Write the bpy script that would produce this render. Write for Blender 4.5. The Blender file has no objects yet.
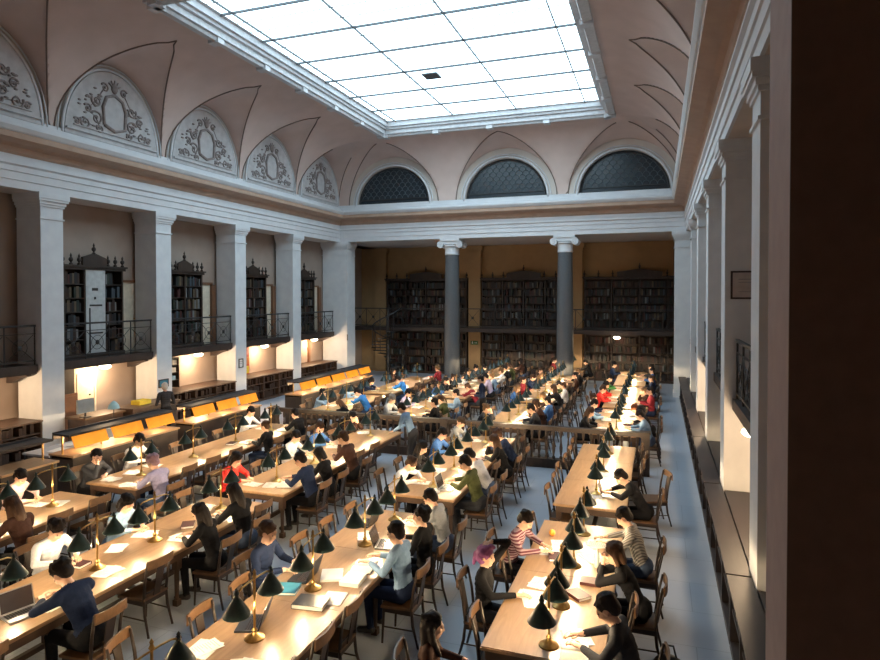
import bpy, bmesh, math, random
import numpy as np
from mathutils import Vector, Matrix, Euler
random.seed(7)
PI = math.pi
R = math.radians
scn = bpy.context.scene
col = scn.collection

# ------------------------------------------------------------------ materials
MATS = {}
def mat(name, c, rough=.6, metal=0, c2=None, scale=8, bump=0, emit=None, es=0, kind='noise', spec=.5, stretch=(1, 1, 1)):
    if name in MATS: return MATS[name]
    m = bpy.data.materials.new(name); m.use_nodes = True
    nt = m.node_tree; b = nt.nodes['Principled BSDF']
    b.inputs['Roughness'].default_value = rough; b.inputs['Metallic'].default_value = metal
    b.inputs['Specular IOR Level'].default_value = spec
    if c2 is None: c2 = tuple(x * .82 for x in c)
    tc = nt.nodes.new('ShaderNodeTexCoord'); mp = nt.nodes.new('ShaderNodeMapping')
    mp.inputs['Scale'].default_value = stretch
    nt.links.new(tc.outputs['Object'], mp.inputs['Vector'])
    if kind == 'wood':
        n = nt.nodes.new('ShaderNodeTexNoise'); n.inputs['Scale'].default_value = scale; n.inputs['Detail'].default_value = 6
        n.inputs['Distortion'].default_value = 1.2
    elif kind == 'tile':
        n = nt.nodes.new('ShaderNodeTexBrick'); n.inputs['Scale'].default_value = scale
        n.inputs['Color1'].default_value = (.8, .8, .8, 1); n.inputs['Color2'].default_value = (.62, .62, .62, 1); n.inputs['Mortar'].default_value = (.3, .3, .3, 1)
        n.inputs['Mortar Size'].default_value = .006; n.inputs['Brick Width'].default_value = .8; n.inputs['Row Height'].default_value = .8
    else:
        n = nt.nodes.new('ShaderNodeTexNoise'); n.inputs['Scale'].default_value = scale; n.inputs['Detail'].default_value = 4
    nt.links.new(mp.outputs['Vector'], n.inputs['Vector'])
    rp = nt.nodes.new('ShaderNodeValToRGB')
    rp.color_ramp.elements[0].position = .3; rp.color_ramp.elements[1].position = .7
    rp.color_ramp.elements[0].color = (*c2, 1); rp.color_ramp.elements[1].color = (*c, 1)
    nt.links.new(n.outputs[0], rp.inputs['Fac']); nt.links.new(rp.outputs['Color'], b.inputs['Base Color'])
    if bump:
        bp = nt.nodes.new('ShaderNodeBump'); bp.inputs['Strength'].default_value = bump; bp.inputs['Distance'].default_value = .02
        nt.links.new(n.outputs[0], bp.inputs['Height']); nt.links.new(bp.outputs['Normal'], b.inputs['Normal'])
    if emit:
        b.inputs['Emission Color'].default_value = (*emit, 1); b.inputs['Emission Strength'].default_value = es
    MATS[name] = m
    return m

M_floor = mat('grey stone floor', (.40, .45, .53), .4, c2=(.30, .345, .415), scale=.9, kind='tile')
M_wall = mat('pale wall plaster', (.70, .62, .55), .8, c2=(.64, .56, .50), scale=2)
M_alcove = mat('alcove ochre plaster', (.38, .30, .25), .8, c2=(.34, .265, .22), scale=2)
M_far = mat('far ochre plaster', (.42, .27, .13), .8, c2=(.36, .23, .11), scale=2)
M_pier = mat('white pillar stone', (.78, .79, .80), .6, c2=(.70, .71, .73), scale=3)
M_ent = mat('white entablature plaster', (.76, .76, .77), .7, c2=(.69, .69, .71), scale=3)
M_soff = mat('warm bounce cornice plaster', (.50, .34, .25), .7, c2=(.43, .29, .21), scale=3)  # tan tint paints in the warm light bounced up onto the soffit
M_cove = mat('rose ceiling plaster', (.72, .56, .50), .85, c2=(.65, .50, .44), scale=1.5)
M_rib = mat('brown painted ceiling line', (.22, .15, .12), .8)
M_relief = mat('grey stucco relief', (.36, .31, .30), .8, c2=(.25, .21, .2), scale=9)
M_panel = mat('pale lunette plaster', (.62, .60, .60), .8, c2=(.5, .48, .48), scale=5)
M_frame = mat('white skylight frame', (.70, .69, .70), .5)
M_bar = mat('dark glazing bar', (.10, .11, .12), .5)
M_sky = mat('lit skylight glass', (.8, .9, .9), .4, emit=(.64, .86, 1.0), es=4.2)
M_dglass = mat('dark lunette glass', (.025, .035, .045), .25)
M_lattice = mat('grey window lattice', (.13, .17, .19), .5)
M_granite = mat('dark grey granite', (.13, .14, .15), .4, c2=(.09, .10, .11), scale=30)
M_dwood = mat('dark carved wood', (.045, .028, .020), .5, c2=(.028, .018, .013), scale=6, kind='wood', stretch=(1, 1, .2))
M_bwood = mat('brown shelf wood', (.095, .053, .033), .45, c2=(.06, .034, .022), scale=6, kind='wood')
M_shelf = mat('dull dark shelf wood', (.042, .031, .030), .5, c2=(.028, .021, .020), scale=5, kind='wood', stretch=(1, .2, 1))
M_table = mat('pale oak tabletop', (.36, .225, .12), .36, c2=(.27, .16, .08), scale=5, kind='wood', stretch=(3, .35, 3))
M_tleg = mat('dark oak table frame', (.075, .04, .022), .5, c2=(.05, .027, .015), scale=5, kind='wood')
M_chair = mat('dark chair wood', (.032, .019, .013), .45, c2=(.02, .012, .008), scale=8, kind='wood')
M_seat = mat('worn chair wood', (.15, .078, .036), .4, c2=(.09, .048, .023), scale=8, kind='wood')
M_brass = mat('aged brass', (.62, .40, .14), .3, 1, c2=(.42, .26, .09), scale=20)
M_shade = mat('dark green lamp enamel', (.022, .042, .040), .3, c2=(.012, .026, .025), scale=20)
M_shadein = mat('white lamp enamel', (.8, .75, .65), .5)
M_bulb = mat('glowing lamp bulb', (1, .9, .7), .4, emit=(1, .72, .38), es=14)
M_globe = mat('glowing ceiling globe', (1, .95, .85), .4, emit=(1, .88, .68), es=5)
M_amber = mat('lit amber glass', (.50, .20, .02), .3, c2=(.28, .08, .005), scale=4, emit=(1, .34, .02), es=.8)
M_iron = mat('black wrought iron', (.03, .03, .032), .45)
M_slab = mat('dark balcony timber', (.05, .034, .03), .5, kind='wood', c2=(.03, .022, .02))
M_paper = mat('white paper', (.82, .80, .76), .8, c2=(.74, .72, .68), scale=12)
M_ink = mat('printed page edge', (.35, .33, .32), .8)
M_black = mat('black plastic', (.02, .02, .023), .4)
M_silver = mat('silver laptop case', (.55, .55, .57), .35, .6)
M_screen = mat('dark laptop screen', (.05, .045, .05), .2)
M_door = mat('ivory painted door', (.74, .66, .52), .55)
M_ddoor = mat('brown door wood', (.20, .09, .045), .5, kind='wood')
M_skin = mat('warm skin', (.62, .38, .27), .55, c2=(.56, .33, .23), scale=20)
M_eye = mat('dark eye', (.03, .02, .02), .3)
M_shoe = mat('dark shoe leather', (.03, .025, .022), .4)
M_blue = mat('pale blue cover', (.30, .50, .66), .5)
M_teal = mat('cyan folder', (.04, .24, .36), .5)
M_yellow = mat('yellow plastic', (.8, .62, .05), .5)
M_red = mat('red paint', (.55, .05, .03), .5)
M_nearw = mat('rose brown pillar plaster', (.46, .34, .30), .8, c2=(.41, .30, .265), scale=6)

# ------------------------------------------------------------------ helpers
class MB:
    def __init__(s): s.b = bmesh.new(); s.mi = 0
    def _add(s, vs, fs):
        bv = [s.b.verts.new(v) for v in vs]
        for f in fs:
            try:
                q = s.b.faces.new([bv[i] for i in f]); q.material_index = s.mi
            except ValueError: pass
        return s
    def box(s, x0, x1, y0, y1, z0, z1, M=None):
        vs = [Vector((x, y, z)) for z in (z0, z1) for y in (y0, y1) for x in (x0, x1)]
        if M: vs = [M @ v for v in vs]
        return s._add(vs, [(0, 2, 3, 1), (4, 5, 7, 6), (0, 1, 5, 4), (2, 6, 7, 3), (0, 4, 6, 2), (1, 3, 7, 5)])
    def tube(s, p0, p1, r0, r1=None, n=8, caps=True):
        r1 = r0 if r1 is None else r1
        p0 = Vector(p0); p1 = Vector(p1); d = (p1 - p0)
        if d.length < 1e-6: return s
        q = d.to_track_quat('Z', 'Y'); vs = []
        for p, r in ((p0, r0), (p1, r1)):
            for i in range(n):
                a = 2 * PI * i / n; vs.append(p + q @ Vector((r * math.cos(a), r * math.sin(a), 0)))
        fs = [(i, (i + 1) % n, n + (i + 1) % n, n + i) for i in range(n)]
        if caps: fs += [tuple(range(n - 1, -1, -1)), tuple(range(n, 2 * n))]
        return s._add(vs, fs)
    def path(s, pts, r, n=6):
        pts = [Vector(p) for p in pts]; m = len(pts); vs = []
        for i, p in enumerate(pts):
            d = (pts[min(i + 1, m - 1)] - pts[max(i - 1, 0)])
            q = d.to_track_quat('Z', 'Y'); rr = r[i] if isinstance(r, (list, tuple)) else r
            vs += [p + q @ Vector((rr * math.cos(2 * PI * k / n), rr * math.sin(2 * PI * k / n), 0)) for k in range(n)]
        # keep ring order aligned
        fs = []
        for i in range(m - 1):
            a0 = vs[i * n]; best = min(range(n), key=lambda k: (vs[(i + 1) * n + k] - a0).length)
            if best:
                blk = vs[(i + 1) * n:(i + 2) * n]; vs[(i + 1) * n:(i + 2) * n] = blk[best:] + blk[:best]
            fs += [(i * n + k, i * n + (k + 1) % n, (i + 1) * n + (k + 1) % n, (i + 1) * n + k) for k in range(n)]
        fs += [tuple(range(n - 1, -1, -1)), tuple(range((m - 1) * n, m * n))]
        return s._add(vs, fs)
    def lathe(s, prof, c=(0, 0, 0), n=16, M=None):
        vs = []; c = Vector(c)
        for r, z in prof:
            for i in range(n):
                a = 2 * PI * i / n; vs.append(c + Vector((r * math.cos(a), r * math.sin(a), z)))
        if M: vs = [M @ v for v in vs]
        fs = []
        for j in range(len(prof) - 1):
            fs += [(j * n + i, j * n + (i + 1) % n, (j + 1) * n + (i + 1) % n, (j + 1) * n + i) for i in range(n)]
        if prof[0][0] > 1e-4: fs.append(tuple(range(n - 1, -1, -1)))
        if prof[-1][0] > 1e-4: fs.append(tuple(range((len(prof) - 1) * n, len(prof) * n)))
        return s._add(vs, fs)
    def ell(s, c, r, n=10, M=None):
        c = Vector(c); vs = [];  h = n // 2 + 1
        if isinstance(r, (int, float)): r = (r, r, r)
        vs.append(Vector((0, 0, -r[2])))
        for j in range(1, h):
            t = -PI / 2 + PI * j / h
            for i in range(n):
                a = 2 * PI * i / n
                vs.append(Vector((r[0] * math.cos(t) * math.cos(a), r[1] * math.cos(t) * math.sin(a), r[2] * math.sin(t))))
        vs.append(Vector((0, 0, r[2])))
        if M: vs = [M @ v for v in vs]
        vs = [v + c for v in vs]
        fs = [(0, 1 + (i + 1) % n, 1 + i) for i in range(n)]
        for j in range(h - 2):
            fs += [(1 + j * n + i, 1 + j * n + (i + 1) % n, 1 + (j + 1) * n + (i + 1) % n, 1 + (j + 1) * n + i) for i in range(n)]
        L = len(vs) - 1; b = 1 + (h - 2) * n
        fs += [(b + i, b + (i + 1) % n, L) for i in range(n)]
        return s._add(vs, fs)
    def prism(s, pts, d):            # pts: list of Vectors (planar), d: extrusion
        n = len(pts); d = Vector(d); pts = [Vector(p) for p in pts]
        return s._add(pts + [p + d for p in pts], [tuple(range(n - 1, -1, -1)), tuple(range(n, 2 * n))] + [(i, (i + 1) % n, n + (i + 1) % n, n + i) for i in range(n)])
    def mesh(s, name, mats, smooth=False):
        bmesh.ops.recalc_face_normals(s.b, faces=s.b.faces)
        me = bpy.data.meshes.new(name); s.b.to_mesh(me); s.b.free()
        for m in (mats if isinstance(mats, (list, tuple)) else [mats]): me.materials.append(m)
        if smooth: me.shade_smooth() if hasattr(me, 'shade_smooth') else None
        if smooth == 'auto': me.set_sharp_from_angle(angle=R(40))
        return me
    def build(s, name, mats, parent=None, smooth=False, loc=None):
        o = bpy.data.objects.new(name, s.mesh(name, mats, smooth)); col.objects.link(o)
        if parent: o.parent = parent
        if loc: o.location = loc
        return o

def empty(name, loc=(0, 0, 0), rz=0):
    o = bpy.data.objects.new(name, None); col.objects.link(o); o.location = loc; o.rotation_euler = (0, 0, rz)
    o.empty_display_size = .1
    return o
def tag(o, label=None, cat=None, group=None, kind=None):
    if label: o['label'] = label
    if cat: o['category'] = cat
    if group: o['group'] = group
    if kind: o['kind'] = kind
    return o
def struct(o): o['kind'] = 'structure'; return o
KIDS = {}
def copy_tree(o, parent=None):
    c = o.copy(); col.objects.link(c)
    if parent: c.parent = parent
    ks = KIDS.get(o.name)
    if ks is None: ks = KIDS[o.name] = list(o.children)
    for ch in ks:
        if parent is None or True: copy_tree(ch, c)
    return c
class Proto:                        # first use returns the original itself, later uses return copies
    def __init__(s, root): s.root = root; s.used = False; KIDS[root.name] = list(root.children); [KIDS.__setitem__(k.name, list(k.children)) for k in root.children]
    def place(s, loc, rz, label, cat, group=None):
        if not s.used: o = s.root; s.used = True
        else: o = copy_tree(s.root)
        o.location = loc; o.rotation_euler = (0, 0, rz)
        tag(o, label, cat, group)
        return o
ORD = ['first', 'second', 'third', 'fourth', 'fifth', 'sixth', 'seventh', 'eighth', 'ninth', 'tenth', 'eleventh', 'twelfth', 'thirteenth', 'fourteenth', 'fifteenth', 'sixteenth', 'seventeenth', 'eighteenth', 'nineteenth', 'twentieth']

# ------------------------------------------------------------------ dimensions
XL, XR = -14.93, 1.07
YN, YF, YB = -2.0, 27.58, 32.0
Y0, DY, TH, DP = 11.74, 3.89, .64, .85
ZT, Z0, ZS = 6.85, 8.55, 11.4
IL, IR, IF, IN = 3.4, 3.02, 2.08, 2.6
H = ZS - Z0
XBL, XBR = XL - .97, XR + .97      # back walls of the side alcoves
bays = [Y0 + TH / 2 + DY * (k + .5) for k in range(-4, 4)]       # lunette centres on the long walls
cols = [-9.17, -3.91]
fbays = [-12.05, -6.54, -1.42]

# ------------------------------------------------------------------ floor and walls
struct(MB().box(XBL - .3, XBR + .3, YN - .3, YB + .3, -.2, 0).build('floor', M_floor))
RL, HL, KL = 1.86, 2.26, .182       # lunette half width / height / rise on the long walls
RF, HF, KF = 2.32, 2.28, .29
def cove(s, I): s = max(0, min(s, I)); return H * math.sqrt(max(0, 1 - (1 - s / I) ** 2))
def lun(s, t, Rr, h0, k):
    q = 1 - (t / Rr) ** 2
    return 0 if q <= 0 else (h0 + k * s) * math.sqrt(q)
def zceil(x, y):
    v = []
    sl = x - XL; sr = XR - x; sf = YF - y; sn = y - YN
    tb = min((abs(y - b), y - b) for b in bays)[1]; tf = min((abs(x - b), x - b) for b in fbays)[1]
    if sl < IL: v.append(max(cove(sl, IL), lun(sl, tb, RL, HL, KL)))
    if sr < IR: v.append(max(cove(sr, IR), lun(sr, tb, RL, HL, KL)))
    if sf < IF: v.append(max(cove(sf, IF), lun(sf, tf, RF, HF, KF)))
    if sn < IN: v.append(max(cove(sn, IN), lun(sn, tf, RF, HF, KF)))
    return Z0 + min(v + [H])
def cosn(I, n): return [I * (1 - math.cos(PI / 2 * i / n)) for i in range(n + 1)]
XS = [XL + s for s in cosn(IL, 44)]; XE = [XR - s for s in cosn(IR, 36)][::-1]
n = 70; XS += [XS[-1] + (XE[0] - XS[-1]) * i / n for i in range(1, n)] + XE
YE = [YF - s for s in cosn(IF, 40)][::-1]; YS = [YN + s for s in cosn(IN, 10)]
n = 250; YS += [YS[-1] + (YE[0] - YS[-1]) * i / n for i in range(1, n)] + YE
SX0, SX1, SY0, SY1 = XL + IL, XR - IR, 12.3, YF - IF
b = bmesh.new(); grid = {}
def gv(i, j):
    if (i, j) not in grid: grid[i, j] = b.verts.new((XS[i], YS[j], zceil(XS[i], YS[j])))
    return grid[i, j]
for i in range(len(XS) - 1):
    for j in range(len(YS) - 1):
        cx, cy = (XS[i] + XS[i + 1]) / 2, (YS[j] + YS[j + 1]) / 2
        if SX0 < cx < SX1 and SY0 < cy < SY1: continue
        b.faces.new((gv(i, j), gv(i, j + 1), gv(i + 1, j + 1), gv(i + 1, j)))
me = bpy.data.meshes.new('ceiling'); b.to_mesh(me); b.free(); me.materials.append(M_cove)
me.shade_smooth(); me.set_sharp_from_angle(angle=R(25))
ceil = bpy.data.objects.new('ceiling', me); col.objects.link(ceil); struct(ceil)
md = ceil.modifiers.new('thick', 'SOLIDIFY'); md.thickness = .12; md.offset = -1

# groin lines where each lunette vault meets the cove
tm = MB(); 
def groin(I, Rr, h0, k, f, smax):
    for sg in (-1, 1):
        pts = []
        for i in range(25):
            s = smax * (i / 24) ** 1.6
            r = cove(s, I) / (h0 + k * s)
            if r >= 1: pts.append(f(s, 0, Z0 + cove(s, I))); break
            pts.append(f(s, sg * Rr * math.sqrt(1 - r * r), Z0 + cove(s, I)))
        tm.path(pts, .022, 5)
for bb in bays:
    if bb > YF - 2: smax = 1.2
    else: smax = 3.38
    groin(IL, RL, HL, KL, lambda s, t, z: (XL + s, bb + t, z - .005), smax)
    groin(IR, RL, HL, KL, lambda s, t, z: (XR - s, bb + t, z - .005), min(smax, 2.95))
for bb in fbays:
    groin(IF, RF, HF, KF, lambda s, t, z: (bb + t, YF - s, z - .005), 2.05 if abs(bb + 6.5) < 1 else 1.3)
# thin painted lines that follow the arches a little outside the groins
struct(tm.build('trim_1', M_rib))

def arch_pts(c, Rr, h, n=28): return [(c + Rr * math.cos(PI - PI * i / n), h * math.sin(PI * i / n)) for i in range(n + 1)]
# side walls: back wall of the alcoves, thick band above the pillars, lunette wall
for side, X, XB, sg in (('left', XL, XBL, -1), ('right', XR, XBR, 1)):
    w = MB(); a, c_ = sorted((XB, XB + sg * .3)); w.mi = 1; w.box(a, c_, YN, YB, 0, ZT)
    w.mi = 0; a, c_ = sorted((X + sg * .02, XB + sg * .3)); w.box(a, c_, YN, YB, ZT, Z0 - .02)
    w.box(*sorted((X + sg * .06, X + sg * .3)), YN, YF, Z0 - .02, ZS)
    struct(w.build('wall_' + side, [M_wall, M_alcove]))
w = MB(); w.mi = 1; w.box(XBL, XBR, YB, YB + .3, 0, ZT); w.mi = 0
w.box(XBL, XBR, YF + .02, YB + .3, ZT, Z0 - .02); w.box(XL, XR, YF + .35, YF + .6, Z0 - .02, ZS)
# far lunette wall with three arched openings
for bb in fbays: pass
xs = [XL] + [v for bb in fbays for v in (bb - 1.87, bb + 1.87)] + [XR]
for i in range(0, len(xs), 2): w.box(xs[i], xs[i + 1], YF + .02, YF + .35, Z0 - .02, ZS)
for bb in fbays:
    A = arch_pts(bb, 1.87, 1.82)
    for (x0, z0), (x1, z1) in zip(A, A[1:]):
        if x1 - x0 < 1e-5: continue
        w.prism([(x0, YF + .02, Z0 + z0), (x1, YF + .02, Z0 + z1), (x1, YF + .02, ZS), (x0, YF + .02, ZS)], (0, .33, 0))
struct(w.build('wall_back', [M_wall, M_far]))
w = MB().box(XBL - .3, XBR + .3, YN - .3, YN, 0, ZS + .3); struct(w.build('wall_front', M_wall))

# entablature and cornice: one profile run round the hall
prof = [(-.02, 6.85), (.03, 6.85), (.03, 7.04), (.06, 7.05), (.06, 7.24), (.09, 7.25), (.09, 7.38), (.14, 7.42), (.14, 7.47), (.04, 7.49), (.04, 7.66)]
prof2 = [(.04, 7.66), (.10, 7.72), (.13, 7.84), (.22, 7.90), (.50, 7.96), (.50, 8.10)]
prof3 = [(.50, 8.10), (.54, 8.13), (.60, 8.22), (.60, 8.27), (.15, 8.36), (.15, 8.46), (.05, 8.48), (.05, 8.62), (-.02, 8.64)]
def run(mb, P):
    vs = []; fs = []
    for p, z in P: vs += [(XL + p, YN + p, z), (XL + p, YF - p, z), (XR - p, YF - p, z), (XR - p, YN + p, z)]
    for i in range(len(P) - 1):
        for k in range(4): fs.append((4 * i + k, 4 * i + (k + 1) % 4, 4 * i + 4 + (k + 1) % 4, 4 * i + 4 + k))
    mb._add([Vector(v) for v in vs], fs)
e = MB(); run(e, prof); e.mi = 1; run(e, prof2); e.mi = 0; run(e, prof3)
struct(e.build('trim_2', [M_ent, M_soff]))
# arch mouldings round every lunette
am = MB()
for bb in bays:
    for X, sg in ((XL, 1), (XR, -1)):
        for rr, hh, r in ((RL - .20, HL - .16, .04), (RL - .06, HL - .05, .02)):
            am.path([(X + sg * .05, y, Z0 + z) for y, z in arch_pts(bb, rr, hh)], r, 6)
for bb in fbays:
    for rr, hh, r in ((1.93, 1.89, .055), (2.06, 2.0, .025)):
        am.path([(x, YF - .02, Z0 + z) for x, z in arch_pts(bb, rr, hh)], r, 6)
struct(am.build('trim_3', M_ent, smooth=True))

# stucco lunettes on the long walls
rel = empty('stucco_relief')
p = MB(); A = arch_pts(0, RL - .26, HL - .22)
p.prism([(.02, y, z) for y, z in A], (.03, 0, 0)).build('panel', M_panel, rel)
p = MB()
p.path([(.07, y, z) for y, z in [(-.36, .5), (-.4, 1.0), (-.28, 1.3), (0, 1.42), (.28, 1.3), (.4, 1.0), (.36, .5), (0, .38), (-.36, .5)]], .05, 6)
p.build('cartouche', M_relief, rel, smooth=True)
p = MB(); p.box(.04, .12, -1.58, 1.58, .12, .17); p.box(.04, .10, -1.35, 1.35, .26, .285)
p.build('ledge', M_panel, rel)
rnd = random.Random(3)
for sg in (-1, 1):
    p = MB()
    for cy, cz, r0, tw in ((.62, .62, .2, 1), (.98, .42, .17, -1), (.62, 1.1, .17, -1), (.9, .82, .13, 1), (.33, 1.55, .13, 1), (1.25, .38, .1, 1), (.5, .36, .12, -1)):
        pts = []
        for i in range(22):
            a = tw * i * .42 + .5; rr = r0 * (1 - i / 26)
            pts.append((.07, sg * (cy + rr * math.cos(a)), cz + rr * math.sin(a)))
        p.path(pts, [.032 - .001 * i for i in range(22)], 5)
        p.ell((.07, sg * cy, cz), .035, 6)
    p.path([(.05, sg * a, b_) for a, b_ in ((.33, 1.55), (.62, 1.1), (.9, .82), (.62, .62), (.5, .36), (.98, .42), (1.25, .38))], .025, 5)
    for i in range(26):
        y = .45 + rnd.random() * .85; z = .35 + rnd.random() * 1.1
        if (y / 1.5) ** 2 + (z / 1.95) ** 2 < .85: p.ell((.06, sg * y, z), (.03, .05 + .03 * rnd.random(), .03), 6)
    p.build('scrollwork', M_relief, rel, smooth=True)
p = MB(); p.ell((.07, 0, 1.62), (.06, .12, .16), 8)
for i in range(5):
    a = R(30 + 30 * i); p.path([(.07, 0, 1.6), (.08, .25 * math.cos(a), 1.6 + .25 * math.sin(a))], [.04, .015], 5)
p.build('crest', M_relief, rel, smooth=True)
P_rel = Proto(rel)
ln = ['', '', '', 'leftmost, cut by the photo edge', 'second from the left', 'third from the left', 'fourth from the left', 'last before the back wall']
for k, bb in enumerate(bays):
    if k < 3: continue
    P_rel.place((XL + .02, bb, Z0), 0, 'stucco cartouche relief in a left wall lunette, ' + ln[k], 'relief', 'stucco reliefs in the left lunettes')

# far lunette windows
for i, bb in enumerate(fbays):
    w = empty('window_%d' % (i + 2), (bb, YF + .16, Z0 + .02)); struct(w)
    A = arch_pts(0, 1.84, 1.78)
    MB().prism([(x, 0, z) for x, z in A], (0, .03, 0)).build('glass', M_dglass, w)
    f = MB(); f.path([(x, -.03, z) for x, z in arch_pts(0, 1.8, 1.74)], .04, 6)
    f.box(-1.8, 1.8, -.07, 0, 0, .1); f.box(-1.8, 1.8, -.05, 0, .26, .30); f.build('frame', M_iron, w)
    f = MB()
    for r in range(8):                     # scale pattern lattice
        for c in range(-8, 9):
            cx = c * .3 + (r % 2) * .15; cz = .3 + r * .19
            pts = [(cx + .15 * math.cos(a), -.03, cz + .19 * math.sin(a)) for a in [PI * q / 6 for q in range(7)]]
            pts = [q for q in pts if (q[0] / 1.78) ** 2 + (q[2] / 1.72) ** 2 < 1]
            if len(pts) > 2: f.path(pts, .011, 4)
    f.build('lattice', M_lattice, w)

# ------------------------------------------------------------------ skylight
sk = empty('window_1', ((SX0 + SX1) / 2, (SY0 + SY1) / 2, ZS)); struct(sk)
ox, oy = sk.location.x, sk.location.y
hx, hy = (SX1 - SX0) / 2, (SY1 - SY0) / 2
def ring(mb, prof, hx, hy):
    vs = []; fs = []
    for p, z in prof: vs += [Vector(v) for v in ((-hx + p, -hy + p, z), (-hx + p, hy - p, z), (hx - p, hy - p, z), (hx - p, -hy + p, z))]
    for i in range(len(prof) - 1):
        for k in range(4): fs.append((4 * i + k, 4 * i + (k + 1) % 4, 4 * i + 4 + (k + 1) % 4, 4 * i + 4 + k))
    mb._add(vs, fs)
f = MB(); ring(f, [(-.3, .0), (-.3, -.10), (-.06, -.14), (-.02, -.06), (.05, -.04), (.05, .12), (.14, .14), (.14, .22), (.22, .24), (.22, .42), (.30, .44), (.30, .52)], hx, hy)
ny = 6
for i in range(ny + 1):
    y = -hy + 2 * hy * i / ny
    for sg in (-1, 1): f.box(*sorted((sg * (hx - .02), sg * (hx + .32))), y - .13, y + .13, -.19, -.05)
for i in range(5):
    x = -hx + 2 * hx * i / 4
    for sg in (-1, 1): f.box(x - .13, x + .13, *sorted((sg * (hy - .02), sg * (hy + .32))), -.19, -.05)
f.build('frame', M_frame, sk)
f = MB()
nr = 7; nc = 6
for i in range(1, nr):
    y = -hy + 2 * hy * i / nr; f.box(-hx + .25, hx - .25, y - .022, y + .022, .40, .46)
for x in (-hx + .62, -hx + 3.3, -hx + 6.0, -hx + 8.75):
    f.box(x - .014, x + .014, -hy + .25, hy - .25, .40, .46)
f.build('purlin', M_bar, sk)
f = MB()
for i in range(1, nr * 3):
    if i % 3: y = -hy + 2 * hy * i / (nr * 3); f.box(-hx + .25, hx - .25, y - .006, y + .006, .44, .46)
f.build('glazing_bar', M_lattice, sk)
MB().box(-hx + .2, hx - .2, -hy + .2, hy - .2, .46, .50).build('glass', M_sky, sk)
MB().box(-1.0, -.45, 1.3, 1.85, .40, .44).build('vent_flap', M_bar, sk)

# ------------------------------------------------------------------ pillars
def make_pier(name='pillar', mshaft=M_pier, w=TH, d=DP):
    r = empty(name)     # origin at the near, hall-side bottom corner; x grows away from the hall
    MB().box(0, d, 0, w, .2, 6.5).build('shaft', mshaft, r)
    q = MB(); q.box(-.04, d, -.04, w + .04, 0, .2); q.build('plinth', mshaft, r)
    q = MB(); q.box(-.03, d, -.03, w + .03, 6.18, 6.22)
    for z0, z1, e_ in ((6.5, 6.56, .03), (6.56, 6.64, .06), (6.64, 6.7, .1), (6.7, 6.85, .12)): q.box(-e_, d, -e_, w + e_, z0, z1)
    q.build('capital', mshaft, r)
    return r
def flip(o):        # mirrored copy for the opposite colonnade
    for ch in o.children: ch.scale.x = -1
pr_ = make_pier(); P_pier = Proto(pr_)
lab = ['', '', 'square white pillar of the left colonnade, nearest and widest', 'square white pillar of the left colonnade, second from the left', 'square white pillar of the left colonnade, third from the left', 'square white pillar of the left colonnade, fourth from the left']
for k in range(-3, 4):
    l = lab[k + 2] if k >= 0 else 'square white pillar of the left colonnade, outside the photo to the left, number %s back' % ORD[-k - 1]
    o = P_pier.place((XL, Y0 + k * DY, 0), 0, l, 'pillar', 'left colonnade pillars')
    for ch in o.children: ch.scale.x = -1
labr = ['', 'square pillar of the right colonnade, carrying the small framed picture on its face', 'square pillar of the right colonnade, just behind the one with the framed picture', 'square pillar of the right colonnade, third from the back corner', 'square pillar of the right colonnade, last before the back corner']
labr[0] = 'square pillar of the right colonnade, brown-shaded, just left of the nearest big pillar'
for k in range(-1, 4):
    o = P_pier.place((XR, Y0 + k * DY, 0), 0, labr[k + 1], 'pillar', 'right colonnade pillars')
    for ch in o.children: ch.scale.x = 1
# corner pillars towards the far end
for X, sg, l in ((XL, -1, 'white corner pillar where the left colonnade meets the back wall'), (XR, 1, 'white corner pillar where the right colonnade meets the back wall')):
    r = empty('corner_pillar', (X, YF, 0))
    x0, x1 = sorted((-sg * .45, sg * .9))
    q = MB().box(x0, x1, -.06, .8, .2, 6.5).build('shaft', M_pier, r)
    MB().box(x0 - .04, x1 + .04, -.1, .84, 0, .2).build('plinth', M_pier, r)
    q = MB(); q.box(x0 - .03, x1 + .03, -.09, .8, 6.18, 6.22)
    for z0, z1, e_ in ((6.5, 6.56, .03), (6.56, 6.64, .06), (6.64, 6.7, .1), (6.7, 6.85, .12)): q.box(x0 - e_, x1 + e_, -.06 - e_, .8, z0, z1)
    q.build('capital', M_pier, r); tag(r, l, 'pillar')
# nearest pillar beside the photographer
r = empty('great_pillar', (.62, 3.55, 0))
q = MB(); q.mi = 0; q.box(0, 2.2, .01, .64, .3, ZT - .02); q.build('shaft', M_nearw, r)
MB().box(.0, 2.2, -.005, .01, .3, ZT - .02).build('front_shade', mat('dark brown pillar shade', (.13, .065, .04), .7, c2=(.10, .05, .03), scale=8), r)  # thin dark sheet: shade on the pillar's near face, put into the colour
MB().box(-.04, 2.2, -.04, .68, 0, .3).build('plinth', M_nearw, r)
tag(r, 'massive brown plaster pillar filling the right edge of the photo', 'pillar')

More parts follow.
